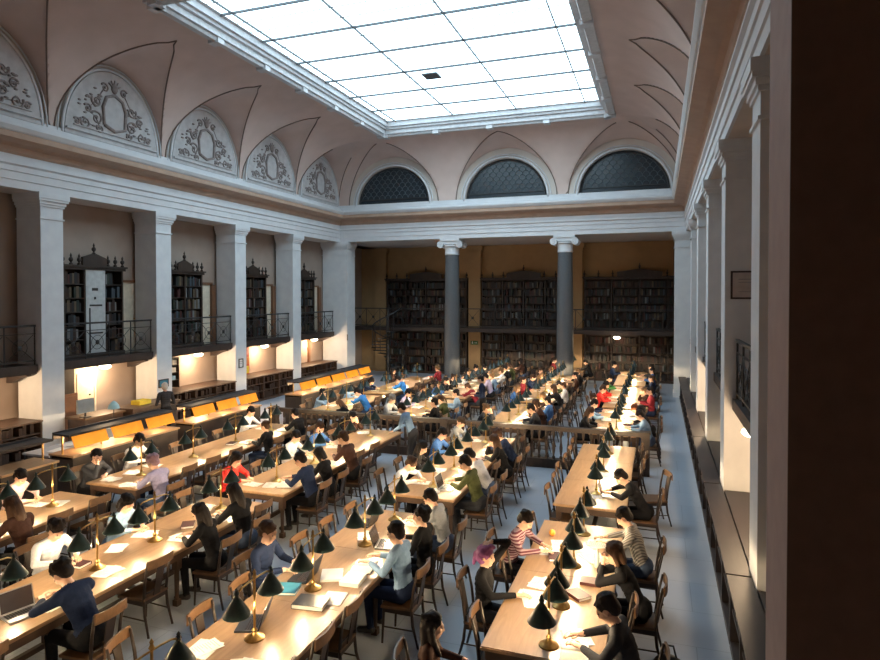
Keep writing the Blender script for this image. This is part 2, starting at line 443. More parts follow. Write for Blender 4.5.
# far columns
def make_column():
    r = empty('column')
    MB().lathe([(.46, 0), (.46, .12), (.44, .14), (.46, .2), (.44, .27), (.39, .3), (.41, .35), (.375, .4)], n=28).build('base', M_granite, r, 'auto')
    MB().lathe([(.365, .4), (.37, 2.2), (.35, 4.2), (.32, 6.1)], n=28).build('shaft', M_granite, r, 'auto')
    c = MB(); c.lathe([(.32, 6.1), (.35, 6.14), (.33, 6.2), (.34, 6.45), (.42, 6.5), (.42, 6.56)], n=24)
    c.box(-.47, .47, -.42, .42, 6.74, 6.85); c.box(-.44, .44, -.38, .38, 6.58, 6.74)
    for sx in (-1, 1):
        for y in (-.40, .30):
            c.tube((sx * .46, y, 6.58), (sx * .46, y + .1, 6.58), .16, .16, 18)
            pts = [(sx * .46 + (.15 - .012 * i) * math.cos(i * .7), y - .01, 6.58 + (.15 - .012 * i) * math.sin(i * .7)) for i in range(12)]
            c.path(pts, .018, 5)
        c.tube((sx * .46, -.3, 6.58), (sx * .46, .3, 6.58), .10, .10, 14)
    c.build('capital', M_pier, r, 'auto')
    return r
P_col = Proto(make_column())
P_col.place((cols[0], YF + .36, 0), 0, 'dark granite ionic column with white capital, left one of the pair', 'column', 'granite columns')
P_col.place((cols[1], YF + .36, 0), 0, 'dark granite ionic column with white capital, right one of the pair', 'column', 'granite columns')
for i, (x, l) in enumerate(((-14.6, 'ochre wall pilaster at the left end of the back wall'), (cols[0], 'ochre wall pilaster behind the left granite column'), (cols[1], 'ochre wall pilaster behind the right granite column'))):
    r = empty('pilaster', (x, YB, 0)); MB().box(-.33, .33, -.3, -.005, 0, 6.5).build('shaft', M_far, r)
    q = MB(); q.box(-.37, .37, -.34, -.005, 6.5, 6.6); q.box(-.42, .42, -.39, -.005, 6.6, ZT - .02); q.build('capital', M_far, r); tag(r, l, 'pilaster')
# ------------------------------------------------------------------ balconies
def rail_panel(mb, y0, y1, x, z0, z1):
    nn = max(1, round((y1 - y0) / .75)); st = (y1 - y0) / nn
    for i in range(nn):
        a, b_ = y0 + i * st, y0 + (i + 1) * st; m = (a + b_) / 2; zm = (z0 + z1) / 2
        for q in ((a + .04, z0), (a + .04, z1), (b_ - .04, z0), (b_ - .04, z1)):
            mb.tube((x, q[0], q[1]), (x, m, zm), .010, n=5)
        mb.ell((x, m, zm), (.03, .07, .07), 8)
        pts = [(x, m + .2 * math.cos(t), zm + .2 * math.sin(t)) for t in [2 * PI * k / 14 for k in range(15)]]
        mb.path(pts, .008, 5)
def make_balcony():
    r = empty('balcony')           # local x: 0 at the back wall, grows towards the hall; y along the bay
    L = DY - TH
    q = MB(); q.box(0, .78, .01, L - .01, 2.30, 2.42); q.box(.74, .84, .01, L - .01, 2.25, 2.44); q.box(.72, .80, .01, L - .01, 2.20, 2.25)
    q.build('slab', M_slab, r)
    for y in (.16, L - .16):
        q = MB(); q.prism([(.0, y - .07, 1.95), (.0, y - .07, 2.25), (.72, y - .07, 2.25), (.72, y - .07, 2.15), (.45, y - .07, 2.08), (.2, y - .07, 1.96)], (0, .14, 0))
        q.build('bracket', M_slab, r)
    g = MB(); g.box(.74, .80, .02, L - .02, 3.41, 3.46); g.box(.755, .785, .02, L - .02, 2.52, 2.55); g.box(.755, .785, .02, L - .02, 3.22, 3.24)
    rail = g.build('railing', M_iron, r)
    nn = 4
    for i in range(nn + 1):
        y = .04 + (L - .08) * i / nn
        MB().tube((.77, y, 2.42), (.77, y, 3.42), .018, n=6).build('post', M_iron, rail)
    g = MB(); rail_panel(g, .04, L - .04, .77, 2.56, 3.2); g.build('scroll_panel', M_iron, rail)
    return r
P_bal = Proto(make_balcony())
bn = {-1: 'cut by the left photo edge', 0: 'in the widest bay with the pale board', 1: 'in the second full bay', 2: 'in the third full bay', 3: 'in the last bay before the back wall'}
for k in range(-1, 4):
    P_bal.place((XBL, Y0 + TH + k * DY, 0), 0, 'dark iron-railed balcony of the left colonnade, ' + bn[k], 'balcony', 'colonnade balconies')
for k in range(-1, 4):
    o = P_bal.place((XBR, Y0 + TH + k * DY, 0), 0, 'dark balcony between right pillars, %s from the nearest' % ORD[k + 1], 'balcony', 'colonnade balconies')
    for ch in o.children: ch.scale.x = -1

# ------------------------------------------------------------------ books
BC = [mat('book leather brown', (0.039, 0.019, 0.012), .6), mat('book cloth black', (0.012, 0.012, 0.014), .6), mat('book cloth tan', (0.117, 0.082, 0.047), .6),
      mat('book cloth dull red', (0.062, 0.014, 0.012), .6), mat('book cloth grey blue', (0.047, 0.070, 0.090), .6), mat('book cloth pale', (0.179, 0.187, 0.187), .6), mat('book cloth dark green', (0.016, 0.027, 0.019), .6)]
def book_mesh(t, h, d, kind):
    q = MB(); q.box(0, .004, 0, t, 0, h); q.box(0, d, 0, .004, 0, h); q.box(0, d, t - .004, t, 0, h)   # spine at x=0
    q.mi = 1; q.box(.004, d - .008, .004, t - .004, .006, h - .006); q.mi = 0
    q.box(-.003, .002, .002, t - .002, h * .78, h * .80); q.box(-.003, .002, .002, t - .002, h * .2, h * .22)
    return q.mesh('book', [BC[0], M_paper])
BM = [book_mesh(.07, .30, .22, 0), book_mesh(.055, .26, .20, 1), book_mesh(.09, .33, .22, 2)]
BW = [.07, .055, .09]
nbooks = [0]; stuffb = MB()
rb = random.Random(11)
def shelf_books(x, sx, y0, y1, z, label, group, tone=None, gap=.0):
    y = y0
    while True:
        k = rb.choice((0, 1, 2)); w = BW[k]
        if y + w > y1: break
        if rb.random() > gap:
            c = rb.choices(range(7), (5, 6, 3, 2, 2, 2, 2))[0] if tone is None else tone
            if nbooks[0] < 290:
                o = bpy.data.objects.new('book', BM[k]); col.objects.link(o)
                o.location = (x, y, z); o.scale.x = -sx
                tag(o, label, 'book', group)
                o.material_slots[0].link = 'OBJECT'; o.material_slots[0].material = BC[c]; nbooks[0] += 1
            else:
                stuffb.mi = c; stuffb.box(*sorted((x, x - sx * .2)), y + .002, y + w - .002, z, z + (.30, .26, .33)[k])
        y += w + .004

def bookcase(loc, w, z0, z1, n, ncol, M, label, flipx=False, depth=.36, group='carved bookcases', crest=True, open_=None):
    """x: 0 at the wall, grows towards the hall (sx=+1), y along the wall"""
    r = empty('bookcase', loc); s = -1 if flipx else 1
    def bx(q, x0, x1, *a): q.box(*sorted((s * x0, s * x1)), *a)
    q = MB(); bx(q, 0, .03, 0, w, z0, z1); bx(q, 0, depth, 0, .06, z0, z1); bx(q, 0, depth, w - .06, w, z0, z1)
    for i in range(1, ncol): bx(q, 0, depth, w * i / ncol - .03, w * i / ncol + .03, z0, z1)
    bx(q, 0, depth + .03, -.02, w + .02, z0, z0 + .12)
    q.build('carcass', M, r)
    st = (z1 - z0 - .14) / n
    for i in range(1, n): bx((q := MB()), .02, depth - .02, .05, w - .05, z0 + .12 + i * st - .012, z0 + .12 + i * st + .012); q.build('shelf', M, r)
    if crest:
        q = MB(); bx(q, 0, depth + .05, -.05, w + .05, z1, z1 + .08); bx(q, 0, depth + .09, -.09, w + .09, z1 + .08, z1 + .13)
        bx(q, depth - .06, depth + .02, w * .3, w * .7, z1 + .13, z1 + .36)
        q.prism([(s * depth, w * .3, z1 + .36), (s * depth, w * .7, z1 + .36), (s * depth, w * .5, z1 + .5)], (-s * .06, 0, 0))
        q.build('cornice', M, r)
        ys = [.0, w * .13, w * .26, w * .5, w * .74, w * .87, w]
        for i, y in enumerate(ys):
            zz = z1 + .13 + (.33 if i == 3 else 0)
            MB().lathe([(.05, 0), (.05, .04), (.02, .07), (.06, .13), (.055, .18), (.02, .22), (.03, .26), (0, .34)], (s * (depth - .03), y, zz), 8).build('finial', M, r)
    tag(r, label, 'bookcase', group)
    return r
for k in range(-1, 4):
    y0 = Y0 + TH + k * DY + .45 + (0 if k else .05)
    w = 2.05 if k == 0 else 1.75
    nm = {-1: 'outside the left photo edge', 0: 'split by a pale board', 1: 'in the second full bay', 2: 'in the third full bay', 3: 'in the last bay'}[k]
    bookcase((XBL, y0, 0), w, 2.42, 4.95, 6, 3 if k == 0 else 2, M_dwood, 'dark carved bookcase with finials on the left balcony, ' + nm)
    if k < 0: continue
    st = (4.95 - 2.42 - .14) / 6
    if k == 0: spans = [(.08, .62), (1.42, 1.96)]
    else: spans = [(.08, w / 2 - .04), (w / 2 + .04, w - .08)]
    for i in range(6):
        for a, b_ in spans:
            shelf_books(XBL + .32, 1, y0 + a, y0 + b_, 2.42 + .12 + .013 + i * st, 'bound book on the shelves of the left balcony bookcase ' + nm, 'books in the balcony bookcase ' + nm, gap=.12,
                        tone=(4 if k == 0 and i == 4 and a > 1 else None))
    # door beyond the case
    d = empty('door_%d' % (k + 2), (XBL, y0 + w + .14, 2.42)); struct(d)
    q = MB(); q.box(0, .10, -.06, .0, 0, 2.2); q.box(0, .16, .62, .82, 0, 2.2); q.box(0, .10, -.06, .72, 2.2, 2.28); q.build('frame', M_ddoor, d)
    q = MB(); q.box(0.01, .05, 0, .62, 0, 2.2); q.box(.05, .065, .1, .52, .2, 1.0); q.box(.05, .065, .1, .52, 1.2, 2.05); q.build('leaf', M_door, d)
    MB().ell((.09, .55, 1.05), .03, 8).build('knob', M_brass, d)
# pale board inside the first case
r = empty('notice_board', (XBL + .365, 13.58, 2.45))
MB().box(0, .02, 0, .66, 0, 2.5).build('board', mat('pale painted board', (.55, .58, .58), .6), r)
q = MB(); q.box(.02, .032, .12, .54, 1.45, 1.5); q.box(.02, .032, .2, .4, 1.9, 1.98); q.box(.02, .032, .27, .33, 1.65, 1.72); q.box(.02, .032, .1, .56, .65, .69); q.box(.02, .032, .1, .14, .1, 1.4)
q.build('fitting', M_iron, r); tag(r, 'tall pale grey board set in the middle of the left balcony bookcase', 'board')

# globe lamps under the balconies
def make_globe():
    r = empty('ceiling_globe_lamp')
    MB().lathe([(.09, .0), (.09, -.03), (.04, -.05)], n=14).build('mount', M_iron, r)
    MB().ell((0, 0, -.10), (.17, .17, .075), 16).build('globe', M_globe, r, smooth=True)
    l = bpy.data.lights.new('globe_light', 'POINT'); l.energy = 110; l.color = (1, .70, .42); l.shadow_soft_size = .12
    lo = bpy.data.objects.new('globe_light', l); col.objects.link(lo); lo.parent = r; lo.location = (0.0, 0, -.30)
    return r
P_gl = Proto(make_globe())
for k in range(-1, 4):
    P_gl.place((XBL + .5, 14.1 + (k) * 3.96, 2.22), 0, 'glowing white globe lamp under the left balcony, ' + {-1: 'outside the left photo edge', 0: 'nearest one, above the service desk', 1: 'second one, above the shelf with white items', 2: 'third one from the left', 3: 'fourth and last before the back wall'}[k], 'lamp', 'balcony globe lamps')
P_gl.place((1.32, 10.1, 2.30), 0, 'glowing white globe lamp under the right balcony beside the nearest pillars', 'lamp', 'balcony globe lamps')
P_gl.place((1.4, 17.9, 2.30), 0, 'added globe lamp under the right balcony, unseen, lighting the alcoves behind the pillars', 'lamp', 'balcony globe lamps')  # unseen lamp, added to brighten the right alcoves
gb = P_gl.place((-1.85, 30.5, 2.32), 0, 'glowing white globe lamp under the back gallery, above the right-hand table row', 'lamp', 'balcony globe lamps')

lf = bpy.data.lights.new('dim_globe_light', 'POINT'); lf.energy = 30; lf.color = (1, .7, .42); lf.shadow_soft_size = .12
for ch in gb.children:
    if ch.type == 'LIGHT': ch.data = lf
# ------------------------------------------------------------------ back aisle: gallery and carved cases
g = empty('gallery', (0, 0, 0))
q = MB(); q.box(XBL + .01, XBR - .01, 30.75, YB, 2.40, 2.52); q.box(XBL + .01, XBR - .01, 30.70, 30.8, 2.34, 2.54); q.build('slab', M_slab, g)
q = MB(); q.box(XBL + .02, XBR - .02, 30.72, 30.79, 3.50, 3.55); q.box(XBL + .02, XBR - .02, 30.74, 30.77, 2.60, 2.63); rl = q.build('railing', M_iron, g)
for i in range(23): MB().tube((XBL + .1 + i * .8, 30.755, 2.52), (XBL + .1 + i * .8, 30.755, 3.5), .018, n=6).build('post', M_iron, rl)
q = MB()
for i in range(22):
    x = XBL + .1 + i * .8
    for a in ((x + .04, 2.64), (x + .04, 3.48), (x + .76, 2.64), (x + .76, 3.48)): q.tube((a[0], 30.755, a[1]), (x + .4, 30.755, 3.06), .010, n=5)
    q.ell((x + .4, 30.755, 3.06), (.07, .03, .07), 8)
q.build('scroll_panel', M_iron, rl)
tag(g, 'dark iron-railed gallery running across the back wall', 'gallery')
for lvl, z0, z1 in (('upper', 2.52, 5.0), ('lower', 0, 2.3)):
    for i, (x0, x1) in enumerate(((-14.2, cols[0] - .42), (cols[0] + .42, cols[1] - .42), (cols[1] + .42, XBR - .3))):
        # built along y then turned to face the hall
        w = x1 - x0; nc = 4
        lab_ = 'dark carved %s bookcase against the back wall, %s of the pillared bays' % (lvl, ('left', 'middle', 'right')[i])
        r = bookcase((x0, YB, 0), w, z0, z1, 6 if lvl == 'upper' else 5, nc, M_dwood, lab_, crest=(lvl == 'upper'), group='back wall bookcases')
        # local +x -> world -y ; local +y -> world +x
        r.rotation_euler = (0, 0, -PI / 2)
        ns = 6 if lvl == 'upper' else 5; st = (z1 - z0 - .14) / ns
        for s_ in range(ns):
            for c in range(nc):
                a, b_ = x0 + w * c / nc + .06, x0 + w * (c + 1) / nc - .06; x = a
                while True:
                    k = rb.choice((0, 1, 2)); ww = BW[k]
                    if x + ww > b_: break
                    if rb.random() > .14:
                        stuffb.mi = rb.choices(range(7), (6, 7, 2, 2, 1, 1, 2))[0]
                        stuffb.box(x + .002, x + ww - .002, YB - .31, YB - .1, z0 + .133 + s_ * st, z0 + .133 + s_ * st + (.29, .26, .31)[k])
                    x += ww + .003
tag(stuffb.build('book_rows', BC), 'rows of dark bound books filling the carved bookcases of the back wall', 'books', kind='stuff')
# exit sign on the pilaster, and framed notices
def framed(name, loc, w, h, axis, mframe, mface, label, cat, marks=()):
    r = empty(name, loc); q = MB(); t = .03
    def bx(q, a0, a1, d0, d1, z0, z1):
        if axis == 'x': q.box(d0, d1, a0, a1, z0, z1)
        else: q.box(a0, a1, -d1, -d0, z0, z1)
    bx(q, 0, w, 0, .03, 0, t); bx(q, 0, w, 0, .03, h - t, h); bx(q, 0, t, 0, .03, 0, h); bx(q, w - t, w, 0, .03, 0, h); q.build('frame', mframe, r)
    q = MB(); bx(q, t, w - t, 0, .015, t, h - t); q.build('sheet', mface, r)
    if marks:
        q = MB()
        for a0, a1, z0, z1 in marks: bx(q, a0, a1, .015, .02, z0, z1)
        q.build('print', M_ink, r)
    tag(r, label, cat); return r
framed('picture_frame', (1.16, Y0, 4.14), .62, .48, 'y', mat('dark picture frame', (.05, .03, .025), .4), mat('aged picture paper', (.62, .54, .50), .7), 'small dark-framed picture hanging on a right colonnade pillar', 'picture', ((.12, .5, .33, .345), (.12, .42, .28, .29), (.12, .5, .12, .13)))
framed('wall_notice', (XL, 19.68, 1.48), .26, .34, 'x', M_iron, M_pier, 'small framed notice low on the third left pillar', 'notice', ((.06, .2, .22, .24), (.06, .18, .15, .165)))
framed('wall_sign', (XL, Y0 + DY + .05, 1.28), .42, .26, 'x', M_iron, M_teal, 'small teal and black sign low on the second left pillar', 'sign')
framed('wall_plate', (XL + .45, YF - .07, 2.0), .02, .3, 'x', M_iron, M_iron, 'slim dark plate on the side of the left corner pillar', 'plate')
r = empty('exit_sign', (cols[0] - .2, YB - .31, 1.62)); MB().box(0, .4, -.03, 0, 0, .2).build('plate', mat('green sign enamel', (.05, .16, .04), .5), r)
q = MB(); q.box(.08, .13, -.034, -.03, .05, .15); q.ell((.105, -.033, .17), (.018, .004, .018), 6); q.box(.2, .34, -.034, -.03, .09, .11); q.prism([(.3, -.034, .06), (.3, -.034, .14), (.36, -.034, .1)], (0, .004, 0)); q.build('pictogram', M_pier, r)
tag(r, 'small green sign on the ochre pilaster behind the left granite column', 'sign')
r = empty('spiral_stair', (-13.2, 29.6, 0))
MB().tube((0, 0, 0), (0, 0, 3.5), .07, n=10).build('pole', M_iron, r)
for i in range(14):
    a = i * .42; M = Matrix.Translation((0, 0, .17 * (i + 1))) @ Matrix.Rotation(a, 4, 'Z')
    MB().box(.05, .85, -.16, .16, -.03, 0, M).build('tread', M_iron, r)
q = MB(); q.path([(.83 * math.cos(i * .21), .83 * math.sin(i * .21), .17 + .085 * i + .95) for i in range(30)], .03, 6)
for i in range(14): a = i * .42; q.tube((.82 * math.cos(a), .82 * math.sin(a), .17 * (i + 1)), (.82 * math.cos(a), .82 * math.sin(a), .17 * (i + 1) + .95), .015, n=5)
q.build('handrail', M_iron, r); tag(r, 'dark iron spiral stair in the left corner behind the last pillar', 'stair')

# ------------------------------------------------------------------ low shelving
def low_case(loc, L, dep, h, M, label, sx=1, front=0, n=2):
    r = empty('low_bookcase', loc)
    def bx(q, x0, x1, *a): q.box(*sorted((sx * x0, sx * x1)), *a)
    q = MB(); bx(q, 0, .03, 0, L, 0, h - .04); bx(q, 0, dep, 0, .04, 0, h - .04); bx(q, 0, dep, L - .04, L, 0, h - .04); bx(q, 0, dep, .04, L - .04, 0, .08)
    m = max(1, round(L / 1.0))
    for i in range(1, m): bx(q, .03, dep, L * i / m - .02, L * i / m + .02, .08, h - .04)
    q.build('body', M, r)
    q = MB(); bx(q, -.0, dep + .04, -.0, L, h - .04, h); q.build('worktop', M_bwood if M is M_bwood else M_shelf, r)
    for i in range(1, n + 1):
        q = MB(); z = .08 + (h - .12) * i / (n + 1); bx(q, .03, dep - .02, .04, L - .04, z, z + .025); q.build('shelf', M, r)
    q = MB(); c = MB()
    rr = random.Random(int(L * 100))
    for i in range(n + 1):
        z = .08 + (h - .12) * i / (n + 1) + .026; y = .06
        while y < L - .15:
            w = .05 + rr.random() * .06
            if rr.random() > .25: bx(q, .05, dep - .08, y, y + w - .006, z, z + (h - .12) / (n + 1) * (.6 + .25 * rr.random()))
            y += w
    o = q.build('book_row', BC[1] if M is M_shelf else BC[0], r); o['kind'] = 'stuff'
    tag(r, label, 'bookcase', 'low bookcases between the pillars'); return r
for k in (-1, 1, 2, 3):
    low_case((XBL + .01, Y0 + TH + k * DY + .03, 0), DY - TH - .06, .98, 1.02, M_bwood, 'low brown bookcase between the left pillars, ' + {-1: 'at the left photo edge', 1: 'behind the person standing at the counter', 2: 'in the third full bay', 3: 'in the last bay'}[k])
for k in range(-2, 4):
    r = low_case((XR - .01, Y0 + TH + k * DY - .3, 0), DY - .04, .24, .86, M_shelf, 'long dark shelf along the right aisle, %s from the near end' % ORD[k + 2], sx=-1, n=1)
    MB().box(.02, .85, .32, .32 + DY - TH - .04, .0, .855).build('rear_cabinet', M_shelf, r)

# ------------------------------------------------------------------ service bay behind the first pillar
d = empty('door_8', (XBL, 13.42, 0)); struct(d)
q = MB(); q.box(.01, .06, 0, .68, 0, 2.1); q.box(.06, .08, .1, .58, .2, .95); q.box(.06, .08, .1, .58, 1.15, 1.95); q.build('leaf', M_door, d)
q = MB(); q.box(.06, .10, .12, .56, 1.02, 1.08); q.ell((.11, .5, 1.3), .03, 6); q.build('handle', M_iron, d)
q = MB(); q.box(0, .09, -.06, 0, 0, 2.16); q.box(0, .09, .68, .74, 0, 2.16); q.box(0, .09, -.06, .74, 2.1, 2.16); q.build('frame', M_door, d)
r = empty('wall_cabinet', (XBL + .02, 12.55, 0)); MB().box(0, .3, 0, .78, 0, 1.45).build('body', M_ddoor, r); MB().box(.3, .32, .04, .74, .1, 1.38).build('door', M_ddoor, r); MB().box(0, .28, .1, .7, 1.45, 2.15).build('upper_body', M_dwood, r)
tag(r, 'brown wooden cabinet left of the ivory door in the service bay', 'cabinet')
r = empty('file_box', (XBL + .04, 12.6, 2.151 - .0)); r.location.z = 1.45
bpy.data.objects.remove(r)
r = empty('service_counter', (-14.55, 12.4, 0))
MB().box(-.3, .3, 0, 1.25, 0, .92).build('body', M_bwood, r); MB().box(-.36, .36, -.04, 1.3, .92, .97).build('worktop', M_seat, r)
tag(r, 'brown service counter behind the first left pillar', 'counter')
r = empty('display_counter', (-14.35, 13.75, 0))
MB().box(-.35, .35, 0, 1.75, 0, .96).build('body', M_bwood, r); MB().box(-.4, .4, -.04, 1.8, .96, 1.01).build('worktop', M_bwood, r); q = MB(); q.box(.35, .365, .1, .8, .12, .88); q.box(.35, .365, .9, 1.65, .12, .88); q.build('door', M_dwood, r)
tag(r, 'dark brown counter with a yellow tray beside the second left pillar', 'counter')
r = empty('tray', (-14.4, 14.45, 1.012)); q = MB(); q.box(-.16, .16, -.22, .22, 0, .03); q.box(-.16, -.14, -.22, .22, .03, .12); q.box(.14, .16, -.22, .22, .03, .12); q.box(-.14, .14, -.22, -.2, .03, .12); q.box(-.14, .14, .2, .22, .03, .12); q.box(-.12, .12, -.18, .18, .03, .1); q.build('body', M_yellow, r)
tag(r, 'bright yellow tray on the dark counter', 'tray')
r = empty('monitor', (-14.4, 12.55, .972)); MB().box(-.1, .1, -.1, .1, 0, .02).tube((0, 0, .02), (0, 0, .14), .025).build('stand', M_black, r); MB().box(-.03, .03, -.25, .25, .12, .48).build('screen', mat('grey monitor housing', (.25, .30, .33), .5), r)
tag(r, 'grey computer monitor on the service counter beside the first left pillar', 'monitor')
def standing_lamp(loc, label):
    r = empty('desk_lamp', loc)
    MB().lathe([(.10, 0), (.10, .02), (.03, .04), (.02, .06)], n=14).build('base', M_brass, r, 'auto')
    MB().tube((0, 0, .04), (0, 0, .6), .012).build('pole', M_iron, r)
    MB().lathe([(.15, .50), (.12, .60), (.05, .68), (.02, .70)], n=16).build('shade', mat('pale blue lamp enamel', (.30, .52, .62), .35), r, 'auto')
    tag(r, label, 'lamp'); return r
r = empty('cupboard_pedestal', (-13.6, 12.72, 0)); MB().box(-.14, .14, -.14, .14, 0, .68).build('body', M_pier, r); MB().box(-.17, .17, -.17, .17, .68, .72).build('top', M_pier, r); tag(r, 'narrow white pedestal under the pale blue lamp', 'pedestal')
standing_lamp((-13.6, 12.72, .72), 'small lamp with pale blue shade on the white pedestal in front of the counter')
r = empty('office_desk', (-12.75, 10.6, 0)); MB().box(-.4, .4, -.75, .75, .72, .76).build('top', mat('grey desk laminate', (.42, .42, .44), .4), r)
for sx in (-1, 1):
    for sy in (-1, 1): MB().box(*sorted((sx * .38, sx * .33)), *sorted((sy * .72, sy * .67)), 0, .72).build('leg', M_iron, r)
MB().box(-.35, .35, -.7, -.2, .1, .7).build('drawer_unit', M_shelf, r)
tag(r, 'grey office desk with papers behind the amber reading lamps', 'desk')
for k, (x, y, a) in enumerate(((-12.6, 10.3, .2), (-12.85, 10.8, -.3), (-12.5, 11.1, .5))):
    r = MB().box(-.15, .15, -.21, .21, 0, .012).build('paper_stack', M_paper); r.location = (x, y, .761); r.rotation_euler.z = a
    tag(r, 'white papers on the grey office desk, %s from the near end' % ORD[k], 'paper')
r = empty('pigeonhole_shelf', (XBL + .02, 16.55, 1.05))
q = MB(); q.box(0, .3, 0, .03, 0, 1.05); q.box(0, .3, .75, .78, 0, 1.05); q.box(0, .3, 0, .78, 1.02, 1.05); q.box(0, .02, 0, .78, 0, 1.05); q.build('carcass', M_dwood, r)
for i in range(1, 4): MB().box(.02, .29, .03, .75, i * .26, i * .26 + .02).build('shelf', M_dwood, r)
tag(r, 'dark open shelf with pale boxes beside the second left pillar', 'shelf')
for i, (dy, z, w, h, m) in enumerate(((.06, 1.33, .2, .18, M_paper), (.34, 1.33, .3, .14, M_blue), (.08, 1.59, .26, .19, M_paper), (.46, 1.59, .2, .16, M_paper), (.1, 1.85, .3, .15, M_red), (.5, 1.85, .2, .16, M_paper))):
    r = MB().box(0, .22, 0, w, 0, h).build('storage_box', m); r.location = (XBL + .06, 16.55 + dy, z); 
    tag(r, '%s storage box on the dark open shelf, %s row, %s side' % ({'white paper': 'white', 'pale blue cover': 'pale blue', 'red paint': 'red'}[m.name], ('lowest', 'lowest', 'middle', 'middle', 'top', 'top')[i], ('left', 'right')[i % 2]), 'box')
r = empty('red_locker', (XBL + .02, 20.6, 1.05)); q = MB(); q.box(0, .3, 0, .62, 0, 1.1).build('body', M_red, r)
for i in range(3): MB().box(.3, .315, .04, .58, .04 + i * .36, .34 + i * .36).build('door', (M_red, M_amber if False else mat('orange enamel', (.6, .2, .04), .5), M_yellow)[(2 - i)], r)
tag(r, 'red cabinet with yellow lowest door beside the third left pillar', 'cabinet')
d = empty('door_9', (XBL, 25.1, 1.03)); d.location.z = 0; struct(d)
q = MB(); q.box(0, .12, -.1, .0, 1.03, 2.2); q.box(0, .12, 1.0, 1.15, 1.03, 2.2); q.box(0, .12, -.1, 1.15, 2.1, 2.2); q.build('frame', M_ddoor, d); MB().box(.01, .04, 0, 1.0, 1.03, 2.1).build('leaf', M_alcove, d)

# ------------------------------------------------------------------ balustrade
ba = empty('balustrade', (0, 15.28, 0)); bx0, bx1 = -10.4, -.28
MB().box(bx0, bx1, -.08, .08, .95, 1.01).box(bx0, bx1, -.055, .055, .90, .95).build('handrail', M_dwood, ba)
MB().box(bx0, bx1, -.10, .10, 0, .22).build('plinth', M_dwood, ba)
posts = [bx0, -7.9, -5.22, bx1]
for x in posts: MB().box(x - .1, x + .1, -.1, .1, .0, 1.0).box(x - .12, x + .12, -.12, .12, .98, 1.03).build('post', M_dwood, ba)
bm = MB().lathe([(.04, .22), (.04, .27), (.02, .30), (.038, .42), (.042, .5), (.024, .62), (.018, .72), (.035, .80), (.035, .90)], n=8).mesh('baluster', M_dwood, 'auto')
nb = 56
for i in range(nb):
    x = bx0 + .17 + (bx1 - bx0 - .34) * i / (nb - 1)
    if min(abs(x - p) for p in posts) < .12: continue
    o = bpy.data.objects.new('baluster', bm); col.objects.link(o); o.parent = ba; o.location = (x, 0, 0)
tag(ba, 'dark wooden balustrade with turned balusters crossing the hall between the tables', 'balustrade')

# ------------------------------------------------------------------ amber-lit reading racks
def rack(x, y0, y1, label, amber=True, n=None):
    r = empty('reading_rack', (x, y0, 0)); L = y1 - y0
    MB().box(.12, .18, 0, L, 0, .95).box(-.44, -.38, 0, L, 0, .95).box(-.38, .12, 0, .05, 0, .9).box(-.38, .12, L - .05, L, 0, .9).build('body', M_dwood, r)
    MB().box(-.46, .22, -.02, L + .02, .95, .99).build('reading_shelf', M_table, r)
    q = MB(); q.box(-.34, .09, 0, L, 1.36, 1.40); q.box(-.38, -.34, 0, L, 1.28, 1.42); q.build('canopy', M_shelf, r)
    m = max(1, round(L / 1.0))
    for i in range(m + 1):
        y = .04 + (L - .08) * i / m; MB().tube((-.15, y, .99), (-.15, y, 1.36), .018, n=8).build('post', M_brass, r)
    if amber:
        for i in range(m):
            a, b_ = L * i / m + .07, L * (i + 1) / m - .07
            q = MB(); q.prism([(.05, a, 1.36), (.085, a, 1.27), (.15, a, 1.12), (.163, a, 1.125), (.10, a, 1.275), (.065, a, 1.36)], (0, b_ - a, 0)); q.build('amber_shade', M_amber, r)
            l = bpy.data.lights.new('rack_light', 'POINT'); l.energy = 22; l.color = (1, .70, .38); l.shadow_soft_size = .05
            lo = bpy.data.objects.new('rack_light', l); col.objects.link(lo); lo.parent = r; lo.location = (-.02, (a + b_) / 2, 1.22)
    tag(r, label, 'reading rack', 'amber-lit racks'); return r
rack(-11.25, 7.9, 9.0, 'dark reading rack with a domed top at the left, in front of the first pillar', amber=False)
rack(-11.25, 9.35, 12.25, 'long reading rack with amber glass lights, nearest of the three')
rack(-11.25, 12.8, 15.6, 'long reading rack with amber glass lights, middle one')
rack(-11.1, 17.6, 22.9, 'long reading rack with amber glass lights, farthest one')
SD = {'R': 'right side', 'L': 'left side'}
RN = {'A': 'rightmost row', 'B': 'second row from right', 'C': 'third row from right', 'D': 'leftmost row'}
TNs = ['nearest table', 'table before balustrade', 'first table past balustrade', 'second table past balustrade', 'third table past balustrade', 'farthest table']
